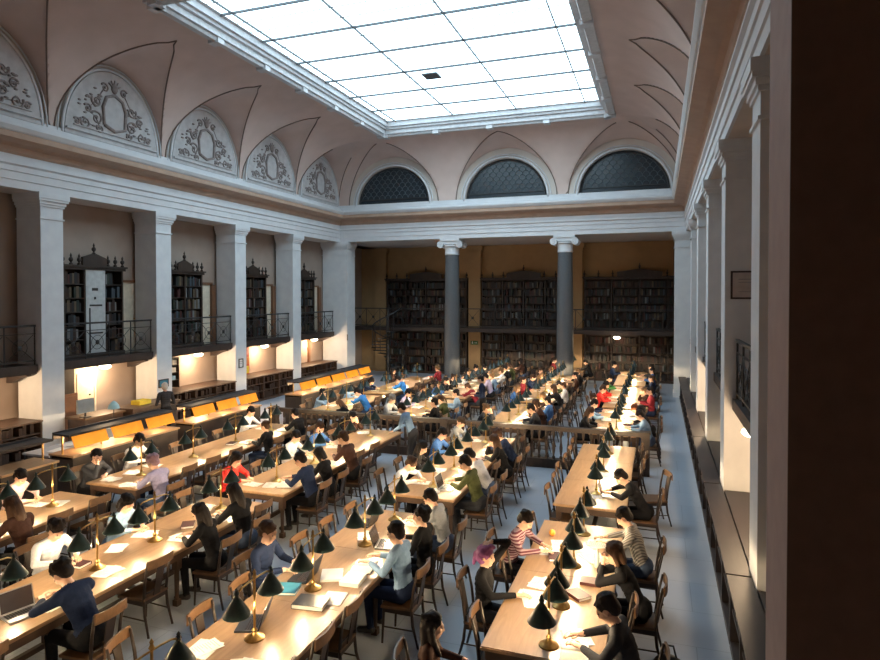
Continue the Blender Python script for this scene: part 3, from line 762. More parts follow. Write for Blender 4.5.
# ------------------------------------------------------------------ reading tables
ROWX = dict(A=-1.05, B=-3.80, C=-6.65, D=-9.33)
ROWN = dict(A='rightmost row', B='second row from the right', C='third row from the right', D='leftmost row')
TW = 1.15
TABS = {'A': [(5.85, 9.5), (10.3, 14.72), (15.9, 19.4), (19.8, 24.4), (24.8, 29.2)],
        'B': [(2.9, 9.1), (9.9, 14.7), (15.9, 19.5), (20.0, 24.6), (25.0, 27.1), (28.6, 30.2)],
        'C': [(2.9, 8.75), (9.2, 14.5), (15.9, 19.5), (20.0, 24.6), (25.0, 29.2)],
        'D': [(2.9, 8.1), (8.65, 14.3), (15.9, 19.5), (20.0, 24.6)]}
TN = ['nearest table', 'table just before the balustrade', 'first table beyond the balustrade', 'second table beyond the balustrade', 'third table beyond the balustrade', 'farthest table under the gallery']
for row, tabs in TABS.items():
    for i, (a, b_) in enumerate(tabs):
        L = b_ - a; r = empty('reading_table', (ROWX[row], a, 0))
        q = MB(); m = max(2, round(L / 1.5))
        for k in range(m): q.box(-TW / 2, TW / 2, L * k / m + .002, L * (k + 1) / m - .002, .735, .775)
        q.box(-TW / 2 - .01, TW / 2 + .01, -.01, L + .01, .74, .765)
        q.build('tabletop', M_table, r)
        q = MB()
        for sx in (-1, 1): q.box(*sorted((sx * (TW / 2 - .03), sx * (TW / 2 - .06))), .04, L - .04, .63, .735)
        q.box(-TW / 2 + .04, TW / 2 - .04, .03, .06, .63, .735); q.box(-TW / 2 + .04, TW / 2 - .04, L - .06, L - .03, .63, .735)
        q.box(-.03, .03, .1, L - .1, .16, .22)
        q.build('apron', M_tleg, r)
        nl = max(2, round(L / 2.2) + 1)
        for k in range(nl):
            y = .09 + (L - .18) * k / (nl - 1)
            for sx in (-1, 1):
                q = MB(); x = sx * (TW / 2 - .08)
                q.box(x - .045, x + .045, y - .045, y + .045, .5, .735); q.tube((x, y, .5), (x, y, .06), .036, .026, 8); q.box(x - .04, x + .04, y - .04, y + .04, 0, .08)
                q.build('leg', M_tleg, r)
        tag(r, 'long pale oak reading table, %s, %s' % (ROWN[row], TN[i]), 'table', 'oak reading tables')

# ------------------------------------------------------------------ twin-shade brass lamps
def make_lamp():
    r = empty('table_lamp')
    MB().lathe([(.10, 0), (.10, .012), (.07, .03), (.035, .045), (.02, .07), (.03, .085), (.014, .11)], n=16).build('base', M_brass, r, 'auto')
    MB().lathe([(.012, .10), (.012, .30), (.018, .31), (.012, .32), (.012, .60), (.025, .62), (.012, .65), (.018, .67), (0, .70)], n=8).build('pole', M_brass, r, 'auto')
    MB().path([(0, -.27, .56), (0, -.2, .59), (0, -.08, .60), (0, 0, .60), (0, .08, .60), (0, .2, .59), (0, .27, .56)], .009, 6).build('arm', M_brass, r, True)
    for sy in (-1, 1):
        q = MB(); q.lathe([(.135, .36), (.137, .365), (.09, .44), (.045, .51), (.022, .54), (.022, .56)], (0, sy * .27, 0), 16)
        q.mi = 1; q.lathe([(.132, .362), (.085, .438), (.04, .505)], (0, sy * .27, 0), 16)
        s = q.build('shade', [M_shade, M_shadein], r, 'auto')
        MB().lathe([(.022, .55), (.028, .565), (.015, .59), (.018, .60), (0, .625)], (0, sy * .27, 0), 8).build('finial', M_shade, s, 'auto')
        MB().ell((0, sy * .27, .42), .028, 8).build('bulb', M_bulb, s, True)
        l = LAMPD; lo = bpy.data.objects.new('lamp_light', l); col.objects.link(lo); lo.parent = r; lo.location = (0, sy * .27, .375)
    return r
LAMPD = bpy.data.lights.new('lamp_light', 'POINT'); LAMPD.energy = 190; LAMPD.color = (1, .74, .44); LAMPD.shadow_soft_size = .03
P_lamp = Proto(make_lamp())
LY = {('A', 0): [6.4, 7.55, 8.85] and [5.95 + .3, 7.2, 8.2, 9.15]}
def lamps_for(row, i, a, b_):
    fixed = {('A', 0): [6.08, 6.9, 7.99, 9.1], ('B', 0): [3.9, 5.24, 6.36, 7.73, 8.75], ('C', 0): [3.3, 4.6, 5.95, 6.9, 8.3], ('D', 0): [3.6, 5.1, 6.5, 7.5]}
    if (row, i) in fixed: return fixed[row, i]
    n = max(2, round((b_ - a) / 1.35)); return [a + (b_ - a) * (k + .5) / n for k in range(n)]
for row, tabs in TABS.items():
    for i, (a, b_) in enumerate(tabs):
        for k, y in enumerate(lamps_for(row, i, a, b_)):
            o = P_lamp.place((ROWX[row] + (.05 if row == 'A' else 0), y, .775), R((k * 37 + i * 17) % 11 - 5), 'brass twin-shade lamp, %s from near end, %s, %s' % (ORD[k], TNs[i], RN[row]), 'lamp', 'twin-shade brass table lamps')

# ------------------------------------------------------------------ chairs
def make_chair():
    r = empty('reading_chair')    # sitter faces +y
    q = MB(); q.prism([(-.19, -.2, .435), (.19, -.2, .435), (.225, .2, .435), (-.225, .2, .435)], (0, 0, .03)); q.build('seat', M_seat, r)
    q = MB(); q.box(-.19, .19, .16, .19, .38, .435); q.box(-.17, .17, -.19, -.16, .38, .435); q.box(-.2, -.175, -.18, .18, .38, .435); q.box(.175, .2, -.18, .18, .38, .435); q.build('seat_frame', M_chair, r)
    for sx in (-1, 1):
        MB().tube((sx * .19, .17, .435), (sx * .2, .19, 0), .018, .013, 8).build('leg', M_chair, r)
        MB().path([(sx * .19, -.27, 0), (sx * .18, -.2, .25), (sx * .175, -.18, .45), (sx * .18, -.21, .7), (sx * .19, -.26, .93)], [.014, .018, .019, .017, .014], 8).build('back_leg', M_chair, r, True)
        MB().tube((sx * .195, .18, .2), (sx * .183, -.22, .2), .009, n=6).build('stretcher', M_chair, r)
    q = MB(); pts = [(x / 10 * .2, -.265 - .03 * (1 - (x / 10) ** 2)) for x in range(-10, 11, 2)]
    for (x0, y0), (x1, y1) in zip(pts, pts[1:]): q.prism([(x0, y0, .84), (x1, y1, .84), (x1, y1 - .02, .84), (x0, y0 - .02, .84)], (0, 0, .11))
    q.build('crest_rail', M_seat, r)
    q = MB(); q.prism([(-.05, -.2, .46), (.05, -.2, .46), (.06, -.28, .85), (-.06, -.28, .85)], (0, -.012, 0)); q.tube((-.175, -.19, .52), (.175, -.19, .52), .01, n=6); q.build('splat', M_chair, r)
    return r
P_chair = Proto(make_chair())

# ------------------------------------------------------------------ people
def Rx(a): return Matrix.Rotation(a, 4, 'X')
def stampmesh(stamps, voxel, smooth=2):
    q = MB()
    for c, r, m, M in stamps: q.ell(c, r, 10, M)
    bmesh.ops.recalc_face_normals(q.b, faces=q.b.faces)
    me = bpy.data.meshes.new('t'); q.b.to_mesh(me); q.b.free()
    o = bpy.data.objects.new('t', me); col.objects.link(o)
    md = o.modifiers.new('r', 'REMESH'); md.mode = 'VOXEL'; md.voxel_size = voxel
    md = o.modifiers.new('s', 'SMOOTH'); md.iterations = smooth; md.factor = .5
    dg = bpy.context.evaluated_depsgraph_get(); dg.update()
    out = bpy.data.meshes.new_from_object(o.evaluated_get(dg))
    bpy.data.objects.remove(o); bpy.data.meshes.remove(me)
    out.materials.clear()
    return out
def chainst(S, pts, rs, m, flat=1.0, deep=1.0):
    for (p0, p1, r0, r1) in zip(pts, pts[1:], rs, rs[1:]):
        p0 = Vector(p0); p1 = Vector(p1); n = max(2, int((p1 - p0).length / (min(r0, r1) * .45)) + 1)
        for i in range(n + 1):
            t = i / n; r = r0 + (r1 - r0) * t; S.append((p0.lerp(p1, t), (r * flat, r * deep, r), m, None))
def make_body(name, lean, pitch, larm, rarm, stand=False, turn=0, fem=False, legs=None):
    """larm/rarm = (elbow, wrist, fingerdir). returns mesh and head matrix"""
    S = []; a = R(lean); hip = Vector((0, -.02, .53)) if not stand else Vector((0, 0, .93))
    sp = lambda d: hip + Vector((0, math.sin(a) * d, math.cos(a) * d))
    wsc = .9 if fem else 1
    S.append((hip + Vector((0, -.01, .02)), (.165, .12, .12), 1, None))
    for d, rx, ry in ((.08, .15, .105), (.14, .142, .10), (.2, .14, .10), (.26, .148, .105), (.32, .158, .112), (.38, .165, .11), (.43, .165, .095)):
        S.append((sp(d), (rx * wsc, ry, .075), 0, None))
    if fem: S.append((sp(.34) + Vector((0, .07, 0)), (.12, .05, .06), 0, None))
    sh = sp(.46)
    chainst(S, [sh + Vector((-.16 * wsc, 0, 0)), sp(.48), sh + Vector((.16 * wsc, 0, 0))], [.058, .066, .058], 0)
    neck0 = sp(.49); ha = R(pitch)
    hc = sp(.56) + Vector((0, math.sin(ha) * .085 + .01, math.cos(ha) * .085 + .0))
    chainst(S, [neck0, hc - Vector((0, .01, .04))], [.055, .052], 2)
    HM = Matrix.Translation(hc) @ Matrix.Rotation(R(turn), 4, 'Z') @ Rx(-ha)
    H3 = HM.to_3x3().to_4x4()
    for c, r in (((0, -.012, .025), (.076, .096, .098)), ((0, .02, -.045), (.056, .068, .07)), ((0, .06, -.088), (.028, .025, .022)), ((0, .098, -.012), (.013, .018, .03)), ((0, .105, -.028), (.018, .014, .012)),
                 ((-.079, 0, -.005), (.012, .02, .03)), ((.079, 0, -.005), (.012, .02, .03)), ((0, .082, .03), (.055, .014, .012)), ((0, .085, -.058), (.024, .012, .009)), ((-.035, .065, -.02), (.025, .02, .022)), ((.035, .065, -.02), (.025, .02, .022))):
        S.append((HM @ Vector(c), r, 2, H3))
    hands = []
    for sx, arm in ((-1, larm), (1, rarm)):
        el, wr, fd = [Vector(v) for v in arm]; s0 = sh + Vector((sx * .175 * wsc, 0, -.02))
        chainst(S, [s0, el], [.058, .045], 0); chainst(S, [el, el.lerp(wr, .85)], [.045, .034], 3)
        chainst(S, [el.lerp(wr, .85), wr], [.030, .026], 2)
        fd = fd.normalized(); S.append((wr + fd * .045, (.032, .036, .022), 2, None)); S.append((wr + fd * .07, (.034, .03, .018), 2, None)); hands.append((wr, fd, sx))
    if legs is None:
        legs = [((sx * .10, .40, .50), (sx * .11, .36, .10), (sx * .12, .50, .045)) for sx in (-1, 1)] if not stand else [((sx * .10, .03, .50), (sx * .11, -.02, .09), (sx * .13, .10, .045)) for sx in (-1, 1)]
    for sx, (kn, an, to) in zip((-1, 1), legs):
        chainst(S, [hip + Vector((sx * .09, 0, -.02)), kn], [.088, .062], 1); chainst(S, [kn, an], [.060, .042], 1)
        chainst(S, [Vector(an) - Vector((0, .02, .035)), to], [.042, .034], 4)
    me = stampmesh(S, .0125)
    me.name = name
    # colour regions by nearest stamp
    nP = len(me.polygons); cen = np.zeros(nP * 3, dtype=np.float32); me.polygons.foreach_get('center', cen); cen = cen.reshape(-1, 3)
    best = np.full(nP, 1e9); idx = np.zeros(nP, dtype=np.int32)
    for c, r, m, M in S:
        rr = np.array(r if not isinstance(r, float) else (r, r, r)); d = cen - np.array(c)
        if M is not None: d = d @ np.array(M.to_3x3())
        k = (np.sqrt(((d / rr) ** 2).sum(1)) - 1) * rr.min()
        w = k < best; best[w] = k[w]; idx[w] = m
    bmx = bmesh.new(); bmx.from_mesh(me); bmx.faces.ensure_lookup_table()
    for f, i in zip(bmx.faces, idx): f.material_index = int(i)
    q = MB(); q.b.free(); q.b = bmx; q.mi = 2
    for wr, fd, sx in hands:
        side = fd.cross(Vector((0, 0, 1)));
        if side.length < .1: side = Vector((1, 0, 0))
        side.normalize(); dn = side.cross(fd).normalized()
        if dn.z > 0: dn = -dn
        for j, ln_ in enumerate((.068, .078, .072, .056)):
            o_ = wr + fd * .075 + side * (.026 - .0175 * j) * (-sx)
            q.path([o_, o_ + fd * ln_ * .45 + dn * .002, o_ + fd * ln_ * .8 + dn * .014, o_ + fd * ln_ * .95 + dn * .028], [.0095, .009, .008, .006], 6)
        o_ = wr + fd * .03 + side * .028 * (-sx) * -1 * -1
        q.path([o_, o_ + (fd * .6 + side * (-sx) * .7) * .035, o_ + (fd * .95 + side * (-sx) * .4) * .062 + dn * .008], [.0115, .010, .007], 6)
    q.mi = 5
    for sx in (-1, 1): q.ell(HM @ Vector((sx * .031, .083, .008)), (.013, .006, .007), 8, H3)
    bmx.to_mesh(me); bmx.free()
    for m in (BC[0], BC[0], M_skin, BC[0], M_shoe, M_eye): me.materials.append(m)
    me.shade_smooth()
    return me, HM
def hair_mesh(kind):
    S = []; rr = random.Random(hash(kind) % 97 if False else len(kind) * 7)
    S.append(((0, -.022, .040), (.086, .104, .094), 0, None)); S.append(((0, -.055, .0), (.080, .065, .085), 0, None))
    for i in range(34):
        t = rr.random() * 2 * PI; u = .15 + rr.random() * .85
        p = Vector((.080 * math.cos(t) * math.sqrt(1 - u * u), -.022 + .098 * math.sin(t) * math.sqrt(1 - u * u), .04 + .09 * u))
        if p.y > .055 and p.z < .075: continue
        S.append((p, (.02, .022, .016), 0, None))
    if kind == 'long':
        for x, y, z0, z1 in ((-.07, -.02, 0, -.22), (.07, -.02, 0, -.22), (-.035, -.08, 0, -.34), (.035, -.08, 0, -.34), (0, -.09, 0, -.36)): chainst(S, [(x, y, z0), (x * 1.1, y + .03, z1 * .45), (x * 1.1, y + .11, z1)], [.036, .034, .022], 0)
    elif kind == 'bob':
        for x, y in ((-.075, -.01), (.075, -.01), (-.045, -.075), (.045, -.075), (0, -.085)): chainst(S, [(x, y, 0), (x, y, -.10)], [.034, .028], 0)
    elif kind == 'bun': S.append(((0, -.12, .07), (.045, .04, .045), 0, None))
    elif kind == 'pony': chainst(S, [(0, -.11, .05), (0, -.15, -.04), (0, -.13, -.18)], [.03, .03, .015], 0)
    elif kind == 'messy':
        for i in range(26):
            t = rr.random() * 2 * PI; u = rr.random(); S.append((Vector((.085 * math.cos(t) * math.sqrt(1 - u * u), -.03 + .10 * math.sin(t) * math.sqrt(1 - u * u), .05 + .09 * u)) , (.02, .02, .03), 0, None)) if not (math.sin(t) > .4 and u < .5) else None
    elif kind == 'scarf':
        S = [((0, -.02, .04), (.094, .108, .10), 0, None), ((0, -.04, -.02), (.088, .08, .09), 0, None)]
        for i in range(7): t = i * .45 - .2; S.append(((0.09 * math.cos(t), -.02 + .02 * i * .5, .05 + .07 * math.sin(t)), (.03, .05, .03), 0, None))
        chainst(S, [(0, -.12, 0), (0.02, -.14, -.12)], [.04, .02], 0)
    elif kind == 'cap':
        S = [((0, -.02, .045), (.092, .108, .088), 0, None)]
        for x in (-.05, -.025, 0, .025, .05): chainst(S, [(x, .07, .055), (x, .15 - abs(x) * .5, .04)], [.014, .012], 0)
    me = stampmesh(S, .012, 2); me.name = 'hair_' + kind
    me.materials.append(BC[0]); me.shade_smooth()
    return me
HAIR = {k: hair_mesh(k) for k in ('short', 'messy', 'long', 'bob', 'bun', 'pony', 'cap', 'scarf')}
F = (0, 1, -.1)
BODY = {
    'write': make_body('person_write', 18, 38, ((-.28, .22, .82), (-.1, .42, .815), (.4, 1, 0)), ((.28, .24, .82), (.10, .46, .815), (-.4, 1, 0))),
    'cheek': make_body('person_cheek', 22, 26, ((-.26, .24, .82), (-.02, .42, .815), (.8, .6, 0)), ((.2, .42, .83), (.085, .35, 1.02), (-.1, -.15, 1))),
    'deep': make_body('person_deep', 33, 52, ((-.30, .36, .82), (-.08, .52, .815), (.5, 1, 0)), ((.30, .38, .82), (.1, .54, .815), (-.5, 1, 0))),
    'type': make_body('person_type', 8, 18, ((-.25, .12, .80), (-.1, .38, .825), (.1, 1, 0)), ((.25, .12, .80), (.1, .38, .825), (-.1, 1, 0))),
    'up': make_body('person_up', 4, 8, ((-.25, .06, .80), (-.08, .34, .825), (.5, .8, 0)), ((.25, .08, .80), (.12, .36, .825), (-.5, .8, 0)), turn=12),
    'fem': make_body('person_fem', 20, 34, ((-.26, .22, .82), (-.08, .42, .815), (.4, 1, 0)), ((.26, .24, .82), (.08, .42, .815), (-.4, 1, 0)), fem=True),
    'chin': make_body('person_chin', 26, 20, ((-.16, .42, .83), (-.03, .38, .99), (.2, -.1, 1)), ((.16, .42, .83), (.03, .38, .99), (-.2, -.1, 1)), fem=True),
    'over': make_body('person_over', 2, 4, ((-.25, .22, 1.27), (-.09, .05, 1.315), (1, -.35, .0)), ((.23, .14, .82), (.08, .42, .815), (-.2, 1, 0)), fem=True, turn=-8),
    'stand': make_body('person_stand', 3, 20, ((-.25, .02, 1.10), (-.12, .26, 1.08), (.5, 1, .1)), ((.25, .02, 1.10), (.12, .26, 1.12), (-.5, 1, .1)), stand=True),
    'standlean': make_body('person_standlean', 24, 36, ((-.26, .22, 1.12), (-.12, .45, .98), (.1, 1, -.3)), ((.26, .22, 1.12), (.12, .45, .98), (-.1, 1, -.3)), stand=True),
}
COL = dict(black=(.010, .010, .012), navy=(.014, .024, .06), blue=(.05, .13, .34), bright=(.04, .2, .55), lblue=(.19, .30, .46), white=(.52, .53, .58), grey=(.22, .23, .24), lgrey=(.30, .32, .35), dgrey=(.035, .037, .045),
           olive=(.065, .075, .03), green=(.06, .2, .06), red=(.55, .03, .025), dred=(.2, .02, .03), brown=(.05, .024, .018), plaid=(.27, .26, .24), purple=(.25, .08, .25), pink=(.62, .42, .42), lav=(.33, .31, .48), tan=(.42, .30, .18), jeans=(.06, .09, .16), stripe=(.17, .065, .08), cream=(.6, .53, .42), orange=(.6, .25, .05))
HC = dict(dark=(.018, .012, .010), brown=(.08, .04, .022), lbrown=(.2, .11, .05), grey=(.25, .24, .23), ginger=(.2, .06, .02), cap=(.12, .08, .05), scarf=(.28, .09, .24), white=(.6, .55, .5), pink=(.5, .3, .35))
def cm(c):
    if c in ('stripe', 'plaid') and 'cloth ' + c not in MATS:
        m = mat('cloth ' + c, COL[c], .9, spec=.15); nt = m.node_tree; b = nt.nodes['Principled BSDF']
        w = nt.nodes.new('ShaderNodeTexWave'); w.inputs['Scale'].default_value = 9 if c == 'stripe' else 14; w.bands_direction = 'Z' if c == 'stripe' else 'DIAGONAL'
        tc = nt.nodes['Texture Coordinate']; nt.links.new(tc.outputs['Object'], w.inputs['Vector'])
        rp = nt.nodes.new('ShaderNodeValToRGB'); rp.color_ramp.elements[0].position = .35; rp.color_ramp.elements[1].position = .65
        c2 = (.10, .03, .045) if c == 'stripe' else (.14, .135, .13); c1 = (.30, .21, .23) if c == 'stripe' else (.34, .33, .31)
        rp.color_ramp.elements[0].color = (*c2, 1); rp.color_ramp.elements[1].color = (*c1, 1)
        nt.links.new(w.outputs['Fac'], rp.inputs['Fac']); nt.links.new(rp.outputs['Color'], b.inputs['Base Color'])
    return mat('cloth ' + c, COL[c], .9, scale=40, bump=.2, spec=.15)
def hm(c): return mat('hair ' + c, HC[c], .6, spec=.25, scale=60, bump=.4, stretch=(1, 1, .2))
def person(x, y, rz, pose, hair, hc, shirt, trous, label, group=None, bare=False, sc=1.0, z=0):
    me, HM = BODY[pose]
    o = bpy.data.objects.new('person', me); col.objects.link(o)
    o.location = (x, y, z); o.rotation_euler = (0, 0, rz); o.scale = (sc, sc, sc)
    for i, m in ((0, cm(shirt)), (1, cm(trous)), (3, M_skin if bare else cm(shirt))):
        o.material_slots[i].link = 'OBJECT'; o.material_slots[i].material = m
    h = bpy.data.objects.new({'cap': 'cap', 'scarf': 'headscarf'}.get(hair, 'hair'), HAIR[hair]); col.objects.link(h); h.parent = o; h.matrix_local = HM
    h.material_slots[0].link = 'OBJECT'; h.material_slots[0].material = hm(hc)
    tag(o, label, 'person', group)
    return o

# things on the tables
def mk_paper(n=3, w=.21, h=.297, seed=0):
    r = random.Random(seed); q = MB()
    for i in range(n):
        M = Matrix.Translation((r.uniform(-.03, .03), r.uniform(-.03, .03), .001 + i * .003)) @ Matrix.Rotation(r.uniform(-.3, .3), 4, 'Z')
        q.mi = 0; q.box(-w / 2, w / 2, -h / 2, h / 2, 0, .0025, M)
    q.mi = 1
    for k in range(9): q.box(-w / 2 + .025, w / 2 - .03 - .04 * (k % 3), h / 2 - .04 - k * .026, h / 2 - .035 - k * .026, .0025, .0028, M)
    return q.mesh('papers', [M_paper, M_ink])
PAP = [mk_paper(2, seed=1), mk_paper(3, seed=2), mk_paper(4, seed=5)]
def make_openbook():
    r = empty('open_book')
    q = MB(); q.box(-.20, .20, -.14, .14, 0, .006); q.build('cover', BC[4], r)
    for sx in (-1, 1):
        q = MB(); pr2 = [(0, .006), (.19, .006), (.19, .018), (.14, .028), (.07, .034), (.02, .028), (0, .016)]
        q.prism([(sx * x, -.13, z) for x, z in pr2], (0, .26, 0)); q.build('page_block', M_paper, r)
    q = MB()
    for sx in (-1, 1):
        for k in range(8): q.box(*sorted((sx * .03, sx * .165)), .105 - k * .028, .109 - k * .028, .0345 - (.0 if True else 0), .0355)
    return r
P_ob = Proto(make_openbook())
def make_cbook():
    r = empty('closed_book'); q = MB(); q.box(-.09, .09, -.125, .125, 0, .004); q.box(-.09, .09, -.125, .125, .030, .034); q.box(-.094, -.088, -.125, .125, 0, .034); q.build('cover', BC[3], r)
    MB().box(-.087, .084, -.12, .12, .004, .030).build('page_block', M_paper, r); return r
P_cb = Proto(make_cbook())
def make_laptop(dark=True):
    r = empty('laptop'); m = M_black if dark else M_silver
    q = MB(); q.box(-.17, .17, -.12, .12, 0, .02); bs = q.build('base', m, r)
    q = MB()
    for i in range(12):
        for j in range(5): q.box(-.15 + i * .025, -.13 + i * .025, -.02 + j * .024, 0.0 + j * .024, .02, .023)
    q.build('keyboard', M_black if not dark else M_screen, bs)
    M = Matrix.Translation((0, .12, .02)) @ Rx(R(-18))
    q = MB(); q.mi = 0; q.box(-.17, .17, 0, .01, 0, .23, M); q.mi = 1; q.box(-.158, .158, -.001, 0, .012, .218, M); q.build('screen', [m, M_screen], r)
    return r
P_ld = Proto(make_laptop(True)); P_ls = Proto(make_laptop(False))
TZ = .775
seq = {}
def put(kind, x, y, rz, label, group=None, z=TZ):
    if kind == 'paper':
        o = bpy.data.objects.new('papers', PAP[len(seq) % 3]); col.objects.link(o); o.location = (x, y, z); o.rotation_euler.z = rz; tag(o, label, 'paper', group)
    else:
        P = {'open': P_ob, 'closed': P_cb, 'lapd': P_ld, 'laps': P_ls}[kind]
        o = P.place((x, y, z), rz, label, {'open': 'book', 'closed': 'book', 'lapd': 'laptop', 'laps': 'laptop'}[kind], group)
    seq[len(seq)] = 1; return o

SEATX = .275 + TW / 2
